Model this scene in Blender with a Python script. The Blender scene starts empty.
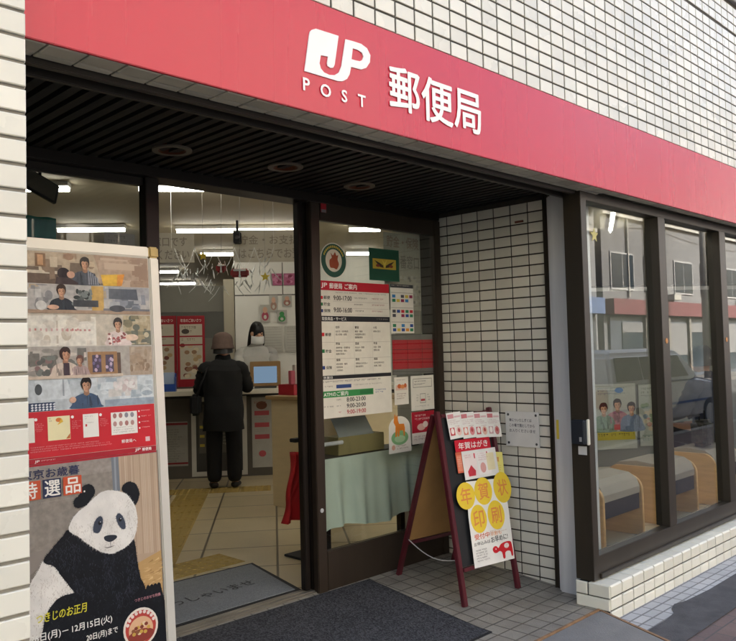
import bpy, bmesh, math, random
from mathutils import Vector, Matrix
from mathutils.geometry import tessellate_polygon
random.seed(7)
R = math.radians
SC = bpy.context.scene
COL = SC.collection

# ------------------------------------------------------------------ camera, sky, sun, exposure
cam_data = bpy.data.cameras.new('camera')
cam_data.sensor_width = 36.0
cam_data.lens = 36.0 * 778.0 / 736.0
cam_data.clip_start = 0.05
cam_data.clip_end = 1500.0
cam = bpy.data.objects.new('camera', cam_data)
COL.objects.link(cam)
yaw, pitch, roll = R(45), R(2.3), R(-1.5)
fw = Vector((math.sin(yaw)*math.cos(pitch), math.cos(yaw)*math.cos(pitch), math.sin(pitch)))
rt = Vector((math.cos(yaw), -math.sin(yaw), 0)); up = rt.cross(fw)
rt2 = rt*math.cos(roll) + up*math.sin(roll); up2 = -rt*math.sin(roll) + up*math.cos(roll)
cm = Matrix((rt2, up2, -fw)).transposed().to_4x4()
cm.translation = (0, 0, 1.4)
cam.matrix_world = cm
SC.camera = cam

SUN_EL, SUN_AZ = 36.0, 28.0      # azimuth from +y clockwise: behind the building, so the front stands in open shade and the far side of the street is sunlit
world = bpy.data.worlds.new('World'); SC.world = world; world.use_nodes = True
wn = world.node_tree; bg = wn.nodes['Background']
sky = wn.nodes.new('ShaderNodeTexSky'); sky.sky_type = 'NISHITA'; sky.sun_disc = False
sky.sun_elevation = R(SUN_EL); sky.sun_rotation = R(SUN_AZ)
sky.air_density = 1.0; sky.dust_density = 7.0; sky.ozone_density = 0.3
wn.links.new(sky.outputs[0], bg.inputs[0]); bg.inputs[1].default_value = 0.15
sun_d = bpy.data.lights.new('sun', 'SUN'); sun_d.energy = 4.2; sun_d.angle = R(.6); sun_d.color = (1, .97, .92)
sun = bpy.data.objects.new('sun', sun_d); COL.objects.link(sun)
sd = Vector((math.sin(R(SUN_AZ))*math.cos(R(SUN_EL)), math.cos(R(SUN_AZ))*math.cos(R(SUN_EL)), math.sin(R(SUN_EL))))
sun.rotation_euler = sd.to_track_quat('Z', 'Y').to_euler()
SC.view_settings.view_transform = 'Standard'; SC.view_settings.look = 'None'
SC.view_settings.gamma = 1.0; SC.view_settings.use_curve_mapping = False
SC.view_settings.exposure = 2.38
SC.cycles.max_bounces = 10; SC.cycles.transparent_max_bounces = 24
SC.cycles.use_denoising = True

# ------------------------------------------------------------------ materials
def srgb(h):
    h = h.lstrip('#'); c = [int(h[i:i+2], 16)/255 for i in (0, 2, 4)]
    return tuple((x/12.92 if x <= .04045 else ((x+.055)/1.055)**2.4) for x in c) + (1,)
MATS = {}
def mat(name, color, rough=.5, var=.0, vscale=6.0, bump=0.0, bscale=60.0, metal=0.0, spec=.5, tone=0.0, coat=0.0, stretch=None, rvar=0.0):
    if name in MATS: return MATS[name]
    if isinstance(color, str): color = srgb(color)
    if len(color) == 3: color = tuple(color) + (1,)
    m = bpy.data.materials.new(name); m.use_nodes = True
    nt = m.node_tree; b = nt.nodes['Principled BSDF']
    b.inputs['Base Color'].default_value = color; b.inputs['Roughness'].default_value = rough
    b.inputs['Metallic'].default_value = metal; b.inputs['Specular IOR Level'].default_value = spec
    b.inputs['Coat Weight'].default_value = coat
    tc = nt.nodes.new('ShaderNodeTexCoord'); src = tc.outputs['Object']
    if stretch:
        mp = nt.nodes.new('ShaderNodeMapping'); mp.inputs['Scale'].default_value = stretch
        nt.links.new(src, mp.inputs[0]); src = mp.outputs[0]
    last = None
    if var or rvar:
        n = nt.nodes.new('ShaderNodeTexNoise'); n.inputs['Scale'].default_value = vscale; n.inputs['Detail'].default_value = 6
        nt.links.new(src, n.inputs['Vector'])
        if var:
            mr = nt.nodes.new('ShaderNodeMapRange'); mr.inputs[1].default_value = .3; mr.inputs[2].default_value = .7
            mr.inputs[3].default_value = 1-var; mr.inputs[4].default_value = 1+var*.6
            nt.links.new(n.outputs['Fac'], mr.inputs[0])
            mx = nt.nodes.new('ShaderNodeMix'); mx.data_type = 'RGBA'; mx.blend_type = 'MULTIPLY'; mx.inputs[0].default_value = 1
            mx.inputs[6].default_value = color; nt.links.new(mr.outputs[0], mx.inputs[7]); last = mx.outputs[2]
        if rvar:
            m2 = nt.nodes.new('ShaderNodeMapRange'); m2.inputs[1].default_value = .3; m2.inputs[2].default_value = .7
            m2.inputs[3].default_value = max(.02, rough-rvar); m2.inputs[4].default_value = rough+rvar
            nt.links.new(n.outputs['Fac'], m2.inputs[0]); nt.links.new(m2.outputs[0], b.inputs['Roughness'])
    if tone:
        a = nt.nodes.new('ShaderNodeAttribute'); a.attribute_name = 'tone'
        mr = nt.nodes.new('ShaderNodeMapRange'); mr.inputs[3].default_value = 1-tone; mr.inputs[4].default_value = 1+tone*.4
        nt.links.new(a.outputs['Fac'], mr.inputs[0])
        mx = nt.nodes.new('ShaderNodeMix'); mx.data_type = 'RGBA'; mx.blend_type = 'MULTIPLY'; mx.inputs[0].default_value = 1
        if last: nt.links.new(last, mx.inputs[6])
        else: mx.inputs[6].default_value = color
        nt.links.new(mr.outputs[0], mx.inputs[7]); last = mx.outputs[2]
    if last: nt.links.new(last, b.inputs['Base Color'])
    if bump:
        n = nt.nodes.new('ShaderNodeTexNoise'); n.inputs['Scale'].default_value = bscale; n.inputs['Detail'].default_value = 4
        nt.links.new(src, n.inputs['Vector'])
        bp = nt.nodes.new('ShaderNodeBump'); bp.inputs['Strength'].default_value = bump; bp.inputs['Distance'].default_value = .01
        nt.links.new(n.outputs['Fac'], bp.inputs['Height']); nt.links.new(bp.outputs[0], b.inputs['Normal'])
    MATS[name] = m
    return m
def photo_ink(h):
    """print with the grain and blotches of a photograph"""
    return mat('photo_' + h.lstrip('#'), h, .5, var=.2, vscale=55, spec=.2)
def ink(h, rough=.5):
    return mat('print_' + h.lstrip('#') + ('' if rough == .5 else str(int(rough*100))), h, rough, var=.05, vscale=14, spec=.25)
def emit(name, color, strength):
    m = bpy.data.materials.new(name); m.use_nodes = True; nt = m.node_tree; nt.nodes.clear()
    o = nt.nodes.new('ShaderNodeOutputMaterial'); e = nt.nodes.new('ShaderNodeEmission')
    e.inputs[0].default_value = tuple(color) + (1,); e.inputs[1].default_value = strength
    nt.links.new(e.outputs[0], o.inputs[0]); return m
def glass(name, tint=(.93, .96, .95), ior=1.5, rough=.0, boost=0.0):
    m = bpy.data.materials.new(name); m.use_nodes = True; nt = m.node_tree; nt.nodes.clear()
    o = nt.nodes.new('ShaderNodeOutputMaterial'); t = nt.nodes.new('ShaderNodeBsdfTransparent'); g = nt.nodes.new('ShaderNodeBsdfGlossy')
    f = nt.nodes.new('ShaderNodeFresnel'); ge = nt.nodes.new('ShaderNodeNewGeometry'); io = nt.nodes.new('ShaderNodeMapRange')
    io.inputs[3].default_value = ior; io.inputs[4].default_value = 1/ior; nt.links.new(ge.outputs['Backfacing'], io.inputs[0]); nt.links.new(io.outputs[0], f.inputs[0])
    mx = nt.nodes.new('ShaderNodeMixShader')
    t.inputs[0].default_value = tuple(tint) + (1,); g.inputs['Roughness'].default_value = rough
    if boost:
        ad = nt.nodes.new('ShaderNodeMath'); ad.operation = 'ADD'; ad.inputs[1].default_value = boost; ad.use_clamp = True
        nt.links.new(f.outputs[0], ad.inputs[0]); nt.links.new(ad.outputs[0], mx.inputs[0])
    else: nt.links.new(f.outputs[0], mx.inputs[0])
    nt.links.new(t.outputs[0], mx.inputs[1]); nt.links.new(g.outputs[0], mx.inputs[2])
    nt.links.new(mx.outputs[0], o.inputs[0]); return m
def grid_mat(name, c1, c2, mortar, w, h, joint, rough=.5, bump=.4, offset=0.0, rot=0.0, dirt=.15):
    m = bpy.data.materials.new(name); m.use_nodes = True; nt = m.node_tree; b = nt.nodes['Principled BSDF']
    tc = nt.nodes.new('ShaderNodeTexCoord'); mp = nt.nodes.new('ShaderNodeMapping'); mp.inputs['Rotation'].default_value = (0, 0, rot)
    nt.links.new(tc.outputs['Object'], mp.inputs[0])
    br = nt.nodes.new('ShaderNodeTexBrick'); br.offset = offset; br.squash = 1.0
    br.inputs['Color1'].default_value = srgb(c1); br.inputs['Color2'].default_value = srgb(c2); br.inputs['Mortar'].default_value = srgb(mortar)
    br.inputs['Scale'].default_value = 1.0; br.inputs['Brick Width'].default_value = w; br.inputs['Row Height'].default_value = h
    br.inputs['Mortar Size'].default_value = joint; br.inputs['Mortar Smooth'].default_value = .3
    nt.links.new(mp.outputs[0], br.inputs['Vector'])
    n = nt.nodes.new('ShaderNodeTexNoise'); n.inputs['Scale'].default_value = 3.5; n.inputs['Detail'].default_value = 8; n.inputs['Roughness'].default_value = .65
    nt.links.new(mp.outputs[0], n.inputs['Vector'])
    mr = nt.nodes.new('ShaderNodeMapRange'); mr.inputs[1].default_value = .3; mr.inputs[2].default_value = .7; mr.inputs[3].default_value = 1-dirt; mr.inputs[4].default_value = 1+dirt*.5
    nt.links.new(n.outputs['Fac'], mr.inputs[0])
    n2 = nt.nodes.new('ShaderNodeTexNoise'); n2.inputs['Scale'].default_value = 180; nt.links.new(mp.outputs[0], n2.inputs['Vector'])
    mr2 = nt.nodes.new('ShaderNodeMapRange'); mr2.inputs[1].default_value = .3; mr2.inputs[2].default_value = .7; mr2.inputs[3].default_value = 1-dirt*.6; mr2.inputs[4].default_value = 1+dirt*.3
    nt.links.new(n2.outputs['Fac'], mr2.inputs[0])
    mu = nt.nodes.new('ShaderNodeMath'); mu.operation = 'MULTIPLY'; nt.links.new(mr.outputs[0], mu.inputs[0]); nt.links.new(mr2.outputs[0], mu.inputs[1])
    mx = nt.nodes.new('ShaderNodeMix'); mx.data_type = 'RGBA'; mx.blend_type = 'MULTIPLY'; mx.inputs[0].default_value = 1
    nt.links.new(br.outputs['Color'], mx.inputs[6]); nt.links.new(mu.outputs[0], mx.inputs[7]); nt.links.new(mx.outputs[2], b.inputs['Base Color'])
    b.inputs['Roughness'].default_value = rough
    inv = nt.nodes.new('ShaderNodeMath'); inv.operation = 'SUBTRACT'; inv.inputs[0].default_value = 1; nt.links.new(br.outputs['Fac'], inv.inputs[1])
    bp = nt.nodes.new('ShaderNodeBump'); bp.inputs['Strength'].default_value = bump; bp.inputs['Distance'].default_value = .004
    nt.links.new(inv.outputs[0], bp.inputs['Height']); nt.links.new(bp.outputs[0], b.inputs['Normal'])
    MATS[name] = m; return m
def mat_rug(name, c1, c2, scale=150.0):
    m = bpy.data.materials.new(name); m.use_nodes = True; nt = m.node_tree; b = nt.nodes['Principled BSDF']
    tc = nt.nodes.new('ShaderNodeTexCoord')
    v = nt.nodes.new('ShaderNodeTexVoronoi'); v.inputs['Scale'].default_value = scale; v.inputs['Randomness'].default_value = .75
    nt.links.new(tc.outputs['Object'], v.inputs['Vector'])
    n = nt.nodes.new('ShaderNodeTexNoise'); n.inputs['Scale'].default_value = 5; n.inputs['Detail'].default_value = 6
    nt.links.new(tc.outputs['Object'], n.inputs['Vector'])
    sp = nt.nodes.new('ShaderNodeSeparateColor'); nt.links.new(v.outputs['Color'], sp.inputs[0])
    ad = nt.nodes.new('ShaderNodeMath'); ad.operation = 'MULTIPLY_ADD'; ad.inputs[1].default_value = .75
    nt.links.new(sp.outputs[0], ad.inputs[0])
    m3 = nt.nodes.new('ShaderNodeMath'); m3.operation = 'MULTIPLY'; m3.inputs[1].default_value = .35; nt.links.new(n.outputs['Fac'], m3.inputs[0]); nt.links.new(m3.outputs[0], ad.inputs[2])
    mx = nt.nodes.new('ShaderNodeMix'); mx.data_type = 'RGBA'; mx.inputs[6].default_value = srgb(c1); mx.inputs[7].default_value = srgb(c2)
    nt.links.new(ad.outputs[0], mx.inputs[0]); nt.links.new(mx.outputs[2], b.inputs['Base Color'])
    b.inputs['Roughness'].default_value = .95; b.inputs['Specular IOR Level'].default_value = .15
    bp = nt.nodes.new('ShaderNodeBump'); bp.inputs['Strength'].default_value = .7; bp.inputs['Distance'].default_value = .004
    nt.links.new(v.outputs['Distance'], bp.inputs['Height']); nt.links.new(bp.outputs[0], b.inputs['Normal'])
    MATS[name] = m; return m

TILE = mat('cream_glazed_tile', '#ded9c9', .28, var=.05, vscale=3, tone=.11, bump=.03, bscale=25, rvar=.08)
TILE_IN = mat('recess_tile', '#d6d2c3', .33, var=.07, vscale=3, tone=.14, bump=.03, bscale=25)
TILE_PL = mat('plinth_tile', '#e2ddca', .3, var=.06, vscale=4, tone=.10, bump=.04, bscale=25)
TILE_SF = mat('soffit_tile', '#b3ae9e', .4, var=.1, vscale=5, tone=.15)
GROUT = mat('grout', '#474239', .9, var=.25, vscale=20, bump=.2)
GROUT_D = mat('dark_grout', '#3a342c', .9, var=.2, vscale=20, bump=.2)
GROUT_L = mat('light_grout', '#8a857a', .9, var=.2, vscale=20)
BRONZE = mat('bronze_aluminium', '#3c352b', .38, var=.12, vscale=4, metal=.35, stretch=(3, 3, .3))
BRONZE_D = mat('dark_bronze_aluminium', '#241d18', .4, var=.1, vscale=4, metal=.3)
BLACKISH = mat('black_louvre_paint', '#080807', .6, var=.2, vscale=6)
STEEL = mat('grey_painted_steel', '#c3c3c2', .35, var=.1, vscale=5, metal=.05, stretch=(4, 4, .3))
WHITE_P = mat('white_paint', '#d9d8d2', .5, var=.05)
BEIGE_C = mat('interior_ceiling_beige', '#b5ab93', .85, var=.04, vscale=2)
WALL_IN = mat('interior_wall_offwhite', '#c2bfb2', .8, var=.05, vscale=2)
WALL_DK = mat('interior_grey_wall', '#7d7b74', .85, var=.1, vscale=2)
GLASS = glass('shop_glass', (.90, .92, .91))
GLASS_D = glass('door_glass', (.93, .945, .935))
TUBE = emit('fluorescent_tube', (1, .96, .86), 8.6)
RUBBER = mat('black_rubber', '#17171a', .7, bump=.1)
WOODL = mat('birch_plywood', '#dcb075', .45, var=.12, vscale=5, stretch=(1, 1, 9))
SEAT = mat('grey_vinyl', '#a39a8b', .5, var=.06, bump=.08, bscale=120)
SEAT_D = mat('charcoal_fabric', '#25262c', .85, var=.1)

# ------------------------------------------------------------------ mesh helpers
I4 = Matrix.Identity(4)
WM = {}                                                         # world matrices of roots
IN = Matrix.Rotation(R(-38), 4, 'Z')                            # the hall inside stands at 38 degrees to the street front
class MB:
    def __init__(self, M=None):
        self.v = []; self.f = []; self.m = []; self.t = []; self.M = M or I4
    def add(self, verts, faces, mi=0, tone=0.5):
        b = len(self.v); self.v += [self.M @ Vector(p) for p in verts]
        for f in faces: self.f.append(tuple(i+b for i in f)); self.m.append(mi); self.t.append(tone)
        return self
    def box(self, x0, x1, y0, y1, z0, z1, mi=0):
        P = [(x0,y0,z0),(x1,y0,z0),(x1,y1,z0),(x0,y1,z0),(x0,y0,z1),(x1,y0,z1),(x1,y1,z1),(x0,y1,z1)]
        return self.add(P, [(0,3,2,1),(4,5,6,7),(0,1,5,4),(1,2,6,5),(2,3,7,6),(3,0,4,7)], mi)
    def bar(self, p0, p1, w, h, upv=(0,0,1), mi=0):
        p0, p1 = Vector(p0), Vector(p1); d = (p1-p0).normalized(); u = Vector(upv); s = d.cross(u).normalized(); u = s.cross(d)
        P = []
        for p in (p0, p1):
            for a, b in ((-1,-1),(1,-1),(1,1),(-1,1)): P.append(p + s*a*w/2 + u*b*h/2)
        return self.add(P, [(0,1,2,3)[::-1],(4,5,6,7),(0,1,5,4),(1,2,6,5),(2,3,7,6),(3,0,4,7)], mi)
    def tube(self, pts, r, n=10, mi=0, caps=True):
        pts = [Vector(p) for p in pts]; rs = r if isinstance(r, (list, tuple)) else [r]*len(pts)
        rings = []
        for i, p in enumerate(pts):
            d = (pts[min(i+1, len(pts)-1)] - pts[max(i-1, 0)]).normalized()
            a = Vector((0,0,1)) if abs(d.z) < .9 else Vector((1,0,0))
            s = d.cross(a).normalized(); u = s.cross(d)
            rings.append([p + s*rs[i]*math.cos(2*math.pi*k/n) + u*rs[i]*math.sin(2*math.pi*k/n) for k in range(n)])
        V = [q for rg in rings for q in rg]; F = []
        for i in range(len(pts)-1):
            for k in range(n): F.append((i*n+k, (i+1)*n+k, (i+1)*n+(k+1)%n, i*n+(k+1)%n))
        if caps: F.append(tuple(range(n))); F.append(tuple(reversed(range((len(pts)-1)*n, len(pts)*n))))
        return self.add(V, F, mi)
    def lathe(self, prof, c=(0,0,0), n=28, mi=0, sx=1, sy=1):
        V = []; F = []
        for r, z in prof:
            for k in range(n):
                a = 2*math.pi*k/n; V.append((c[0]+r*sx*math.cos(a), c[1]+r*sy*math.sin(a), c[2]+z))
        for i in range(len(prof)-1):
            for k in range(n): F.append((i*n+k, i*n+(k+1)%n, (i+1)*n+(k+1)%n, (i+1)*n+k))
        if prof[0][0] > 1e-5: F.append(tuple(reversed(range(n))))
        if prof[-1][0] > 1e-5: F.append(tuple(range((len(prof)-1)*n, len(prof)*n)))
        return self.add(V, F, mi)
    def ring(self, c, U, V, r0, r1, d, n=32, mi=0):
        c, U, V = Vector(c), Vector(U), Vector(V); N = U.cross(V); P = []; F = []
        for k in range(n):
            a = 2*math.pi*k/n; e = U*math.cos(a)+V*math.sin(a)
            P += [c+e*r0, c+e*r1, c+e*r1+N*d, c+e*r0+N*d]
        for k in range(n):
            a, b = k*4, ((k+1)%n)*4
            for j in range(4): F.append((a+j, b+j, b+(j+1)%4, a+(j+1)%4))
        return self.add(P, F, mi)
    def prism(self, pts, O, U, V, d, mi=0, holes=()):
        """a closed outline (with holes) in the plane O,U,V pushed out by d along U x V"""
        O, U, V = Vector(O), Vector(U), Vector(V); N = U.cross(V).normalized()
        loops = [list(pts)] + [list(h) for h in holes]
        flat = [p for l in loops for p in l]
        tris = tessellate_polygon([[Vector((p[0], p[1], 0)) for p in l] for l in loops])
        n = len(flat); P = [O+U*p[0]+V*p[1] for p in flat]; Q = [p+N*d for p in P]
        F = []
        for t in tris:
            a, b, c = (Vector((*flat[i], 0)) for i in t)
            if (b-a).cross(c-a).z < 0: t = (t[0], t[2], t[1])
            F.append(tuple(i+n for i in t))
            if d: F.append(tuple(reversed(t)))
        if d:
            b = 0
            for l in loops:
                k = len(l)
                for i in range(k): F.append((b+i, b+(i+1)%k, n+b+(i+1)%k, n+b+i))
                b += k
        return self.add(P+Q, F, mi)
    def grid(self, fn, nu, nv, mi=0):
        V = [fn(i/nu, j/nv) for j in range(nv+1) for i in range(nu+1)]
        F = [(j*(nu+1)+i, j*(nu+1)+i+1, (j+1)*(nu+1)+i+1, (j+1)*(nu+1)+i) for j in range(nv) for i in range(nu)]
        return self.add(V, F, mi)
    def tile(self, O, U, V, N, w, h, t, ch=.004, mi=0):
        O, U, V, N = Vector(O), Vector(U), Vector(V), Vector(N)
        j = random.uniform(-.0006, .0006); t += j
        a = [O, O+U*w, O+U*w+V*h, O+V*h]; b = [p+N*(t-ch*.7) for p in a]
        c = [O+U*ch+V*ch, O+U*(w-ch)+V*ch, O+U*(w-ch)+V*(h-ch), O+U*ch+V*(h-ch)]; c = [p+N*(t+random.uniform(-.0004,.0004)) for p in c]
        F = [(8,9,10,11)]
        for i in range(4): F += [(i, (i+1)%4, 4+(i+1)%4, 4+i), (4+i, 4+(i+1)%4, 8+(i+1)%4, 8+i)]
        return self.add(a+b+c, F, mi, random.random())
    def tiles(self, O, U, V, N, nu, nv, pu, pv, jt, t=.009, mi=0, skip=None, u0=None, ch=.004):
        O, U, V, N = Vector(O), Vector(U), Vector(V), Vector(N)
        for j in range(nv):
            for i in range(nu):
                if skip and skip(i, j): continue
                self.tile(O+U*(i*pu+jt/2)+V*(j*pv+jt/2), U, V, N, pu-jt, pv-jt, t, ch, mi)
        return self
    def build(self, name, mats, parent=None, smooth=False, bevel=0.0, seg=2):
        me = bpy.data.meshes.new(name)
        W = WM.get(parent.name) if parent else None
        vv = self.v
        if W is not None:
            inv = W.inverted(); vv = [inv @ p for p in vv]
        me.from_pydata([tuple(p) for p in vv], [], self.f)
        mats = mats if isinstance(mats, (list, tuple)) else [mats]
        for m in mats: me.materials.append(m)
        me.polygons.foreach_set('material_index', self.m)
        at = me.attributes.new('tone', 'FLOAT', 'FACE'); at.data.foreach_set('value', self.t)
        if bevel:
            bm = bmesh.new(); bm.from_mesh(me)
            bmesh.ops.remove_doubles(bm, verts=bm.verts, dist=1e-5)
            es = [e for e in bm.edges if len(e.link_faces) == 2 and e.calc_face_angle(0) > R(28)]
            bmesh.ops.bevel(bm, geom=es, offset=bevel, segments=seg, affect='EDGES', clamp_overlap=True)
            bm.to_mesh(me); bm.free()
        if smooth:
            me.polygons.foreach_set('use_smooth', [True]*len(me.polygons))
        me.validate(); me.update()
        o = bpy.data.objects.new(name, me); COL.objects.link(o)
        if parent: o.parent = parent
        WM[o.name] = W if W is not None else I4
        return o
def tag(o, label, cat, group=None, kind=None):
    o['label'] = label; o['category'] = cat
    if group: o['group'] = group
    if kind: o['kind'] = kind
    return o
def structure(o, kind='structure'):
    o['kind'] = kind; return o
def root(name, label, cat, loc=(0,0,0), rotz=0.0, group=None):
    o = bpy.data.objects.new(name, None); o.empty_display_size = .1; COL.objects.link(o)
    o.location = loc; o.rotation_euler = (0, 0, rotz)
    WM[o.name] = Matrix.Translation(Vector(loc)) @ Matrix.Rotation(rotz, 4, 'Z')
    return tag(o, label, cat, group)
def copy_tree(o, parent=None):
    c = o.copy(); COL.objects.link(c)
    if parent: c.parent = parent
    for ch in [x for x in bpy.data.objects if x.parent == o]: copy_tree(ch, c)
    return c

# text outlines, cached
TXT = {}
def text_mesh(s, bold=0.0):
    k = (s, bold)
    if k in TXT: return TXT[k]
    c = bpy.data.curves.new('lettering_source', 'FONT'); c.body = s; c.size = 1; c.resolution_u = 3; c.offset = bold
    o = bpy.data.objects.new('lettering_source', c); COL.objects.link(o)
    dg = bpy.context.evaluated_depsgraph_get(); dg.update()
    me = bpy.data.meshes.new_from_object(o.evaluated_get(dg))
    V = [(v.co.x, v.co.y) for v in me.vertices]; F = [tuple(p.vertices) for p in me.polygons]
    bpy.data.objects.remove(o); bpy.data.curves.remove(c); bpy.data.meshes.remove(me)
    xs = [p[0] for p in V] or [0, 1]; ys = [p[1] for p in V] or [0, 1]
    TXT[k] = (V, F, min(xs), max(xs), min(ys), max(ys)); return TXT[k]
def smooth_loop(pts, k=4):
    n = len(pts); out = []
    for i in range(n):
        p0, p1, p2, p3 = (Vector(pts[(i+d) % n]) for d in (-1, 0, 1, 2))
        for s in range(k):
            t = s/k
            q = .5*((2*p1)+(p2-p0)*t+(2*p0-5*p1+4*p2-p3)*t*t+(3*p1-p0-3*p2+p3)*t**3); out.append((q.x, q.y))
    return out
class Sheet:
    """a printed sheet: everything printed on it is thin layers of one mesh"""
    def __init__(self, O, U, V, step=.0004):
        self.O, self.U, self.V = Vector(O), Vector(U).normalized(), Vector(V).normalized(); self.N = self.U.cross(self.V).normalized()
        self.mb = MB(); self.mats = []; self.idx = {}; self.step = step; self.k = 0
    def mi(self, col):
        if col not in self.idx:
            self.idx[col] = len(self.mats); self.mats.append(col if not isinstance(col, str) else ink(col))
        return self.idx[col]
    def P(self, a, b, L): return self.O+self.U*a+self.V*b+self.N*(L*self.step)
    def L(self, layer):
        self.k += 1; return layer + (self.k % 40)*.012
    def board(self, a0, b0, a1, b1, col, t=.004):
        self.mb.prism([(a0,b0),(a1,b0),(a1,b1),(a0,b1)], self.O-self.N*t, self.U, self.V, t, self.mi(col)); return self
    def rect(self, a0, b0, a1, b1, col, layer=1):
        l = self.L(layer); a0, a1 = min(a0,a1), max(a0,a1); b0, b1 = min(b0,b1), max(b0,b1)
        self.mb.add([self.P(a0,b0,l), self.P(a1,b0,l), self.P(a1,b1,l), self.P(a0,b1,l)], [(0,1,2,3)], self.mi(col)); return self
    def poly(self, pts, col, layer=2, smooth=0, jag=0.0, sub=0):
        if smooth: pts = smooth_loop(pts, smooth)
        if jag: pts = [(p[0]+random.uniform(-jag, jag), p[1]+random.uniform(-jag, jag)) for p in pts]
        l = self.L(layer); self.mb.prism(pts, self.O+self.N*l*self.step, self.U, self.V, 0, self.mi(col)); return self
    def ell(self, a, b, ra, rb, col, layer=2, rot=0.0, n=24):
        c, s = math.cos(rot), math.sin(rot)
        return self.poly([(a+ra*math.cos(t)*c-rb*math.sin(t)*s, b+ra*math.cos(t)*s+rb*math.sin(t)*c) for t in [2*math.pi*k/n for k in range(n)]], col, layer)
    def ringe(self, a, b, r0, r1, col, layer=2, asp=1.0, n=40):
        l = self.L(layer); P = []; F = []
        for k in range(n):
            t = 2*math.pi*k/n; P += [self.P(a+r0*math.cos(t), b+r0*asp*math.sin(t), l), self.P(a+r1*math.cos(t), b+r1*asp*math.sin(t), l)]
        for k in range(n): F.append((2*k, 2*k+1, (2*k+3) % (2*n), (2*k+2) % (2*n)))
        self.mb.add(P, F, self.mi(col)); return self
    def text(self, s, a0, b0, w, h, col, layer=3, bold=0.0, fit='box', slant=0.0):
        V, F, x0, x1, y0, y1 = text_mesh(s)
        if x1-x0 < 1e-6 or y1-y0 < 1e-6: return self
        sx = w/(x1-x0); sy = h/(y1-y0)
        if fit == 'h': sx = sy
        l = self.L(layer); d = bold*sy
        for q, (dx, dy) in enumerate(((0,0),(-d,0),(d,0),(0,d),(0,-d)) if bold else ((0,0),)):
            self.mb.add([self.P(a0+dx+(x-x0)*sx+slant*(y-y0)*sy, b0+dy+(y-y0)*sy, l+q*.02) for x, y in V], F, self.mi(col))
        return self
    def greek(self, a0, b0, w, rows, lh, col, layer=3, fill=.5, cw=None):
        """rows of tiny unreadable print"""
        cw = cw or lh*.6
        for r in range(rows):
            a = a0; end = a0+w*random.uniform(.62, 1)
            while a < end:
                c = cw*random.uniform(.55, 1.0)
                b = b0-r*lh
                if random.random() < .9:
                    self.rect(a, b-lh*fill*random.uniform(.25, .5), a+c*.7, b, col, layer)
                    if random.random() < .8: self.rect(a+c*random.uniform(0,.4), b-lh*fill, a+c*random.uniform(.45,.75), b-lh*fill*.62, col, layer)
                a += c*1.1
        return self
    def build(self, name, parent=None):
        return self.mb.build(name, self.mats, parent)
class Sheet2(Sheet):
    """a sheet whose edges follow a leaning board that is not quite square"""
    def __init__(self, O, U, V, step=.0004):
        super().__init__(O, U, V, step)
X3, Y3, Z3 = Vector((1,0,0)), Vector((0,1,0)), Vector((0,0,1))

# ------------------------------------------------------------------ ground
YD = 3.36            # plane of the entrance doors
ZI = .07             # floor level inside
FLOOR_T = grid_mat('recess_floor_tile', '#9d978a', '#918b80', '#5f594f', .105, .105, .005, .55, .35, dirt=.36)
PAVE = mat('pavement_asphalt', '#63615f', .9, var=.2, vscale=8, bump=.6, bscale=220)
ROAD = mat('road_asphalt', '#4b4b4c', .9, var=.15, vscale=3, bump=.5, bscale=160)
m = MB(); m.add([(-450,-450,-.2),(450,-450,-.2),(450,-1.0,-.2),(-450,-1.0,-.2)], [(0,1,2,3)])
structure(m.build('road', ROAD))
m = MB(); m.box(-90, 120, -1.0, 2.6, -.4, -.056); structure(m.build('pavement', PAVE))
m = MB(); m.box(-90, 120, -1.16, -1.003, -.4, -.05); structure(m.build('kerb', mat('kerb_stone', '#8d8b86', .8, var=.15, bump=.3)))
BR = grid_mat('red_paver', '#75605a', '#665653', '#575250', .2, .1, .005, .8, .5, offset=.5, dirt=.25)
m = MB(); m.add([(3.3,-.95,-.052),(20,-.95,-.052),(20,1.66,-.052),(3.3,1.66,-.052)], [(0,1,2,3)]); structure(m.build('brick_pavement', BR))
m = MB(); m.box(-90, 120, -12, -8.2, -.4, -.06); structure(m.build('far_pavement', PAVE))
ST = grid_mat('pavement_tile', '#b2b2b2', '#a3a4a5', '#6f6f6f', .125, .062, .006, .6, .4, dirt=.15)
m = MB(); m.add([(3.55,1.80,-.048),(20,1.80,-.048),(20,2.06,-.048),(3.55,2.06,-.048)], [(0,1,2,3)]); structure(m.build('tiled_pavement_strip', ST))
PATCH = mat('asphalt_patch', '#4c4b4d', .85, var=.3, vscale=12, bump=.7, bscale=180)
edge = [(3.3,1.655),(20,1.655),(20,1.90)]
x = 19.0
while x > 4.4: edge.append((x, 1.885+random.uniform(-.006, .006))); x -= .35
edge += [(4.36,1.90),(4.27,1.925),(4.19,1.905),(4.13,1.865),(4.0,1.85),(3.85,1.852),(3.7,1.85),(3.3,1.85)]
m = MB(); m.prism(edge, (0,0,-.048), X3, Y3, .005); structure(m.build('asphalt_patch', PATCH))
def zf(y): return max(0.0, min(ZI, ZI*(y-2.45)/.9))
m = MB()
ys = [2.125, 2.45, 2.9, 3.35]
m.add([(x, y, zf(y)) for y in ys for x in (.7, 4.1)], [(2*i, 2*i+1, 2*i+3, 2*i+2) for i in range(3)])
m.add([(.7,2.125,0),(4.1,2.125,0),(4.1,2.125,-.3),(.7,2.125,-.3)], [(0,3,2,1)])
structure(m.build('recess_floor', FLOOR_T))
SLAB = mat('concrete_slab', '#7b7975', .85, var=.16, vscale=5, bump=.35, bscale=140)
m = MB(); m.prism([(.2,2.112),(.2,.9),(3.28,.9),(3.64,1.77),(3.782,2.098),(3.77,2.112)], (0,0,-.3), X3, Y3, .302)
structure(m.build('concrete_ramp', SLAB, bevel=.004))
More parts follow.
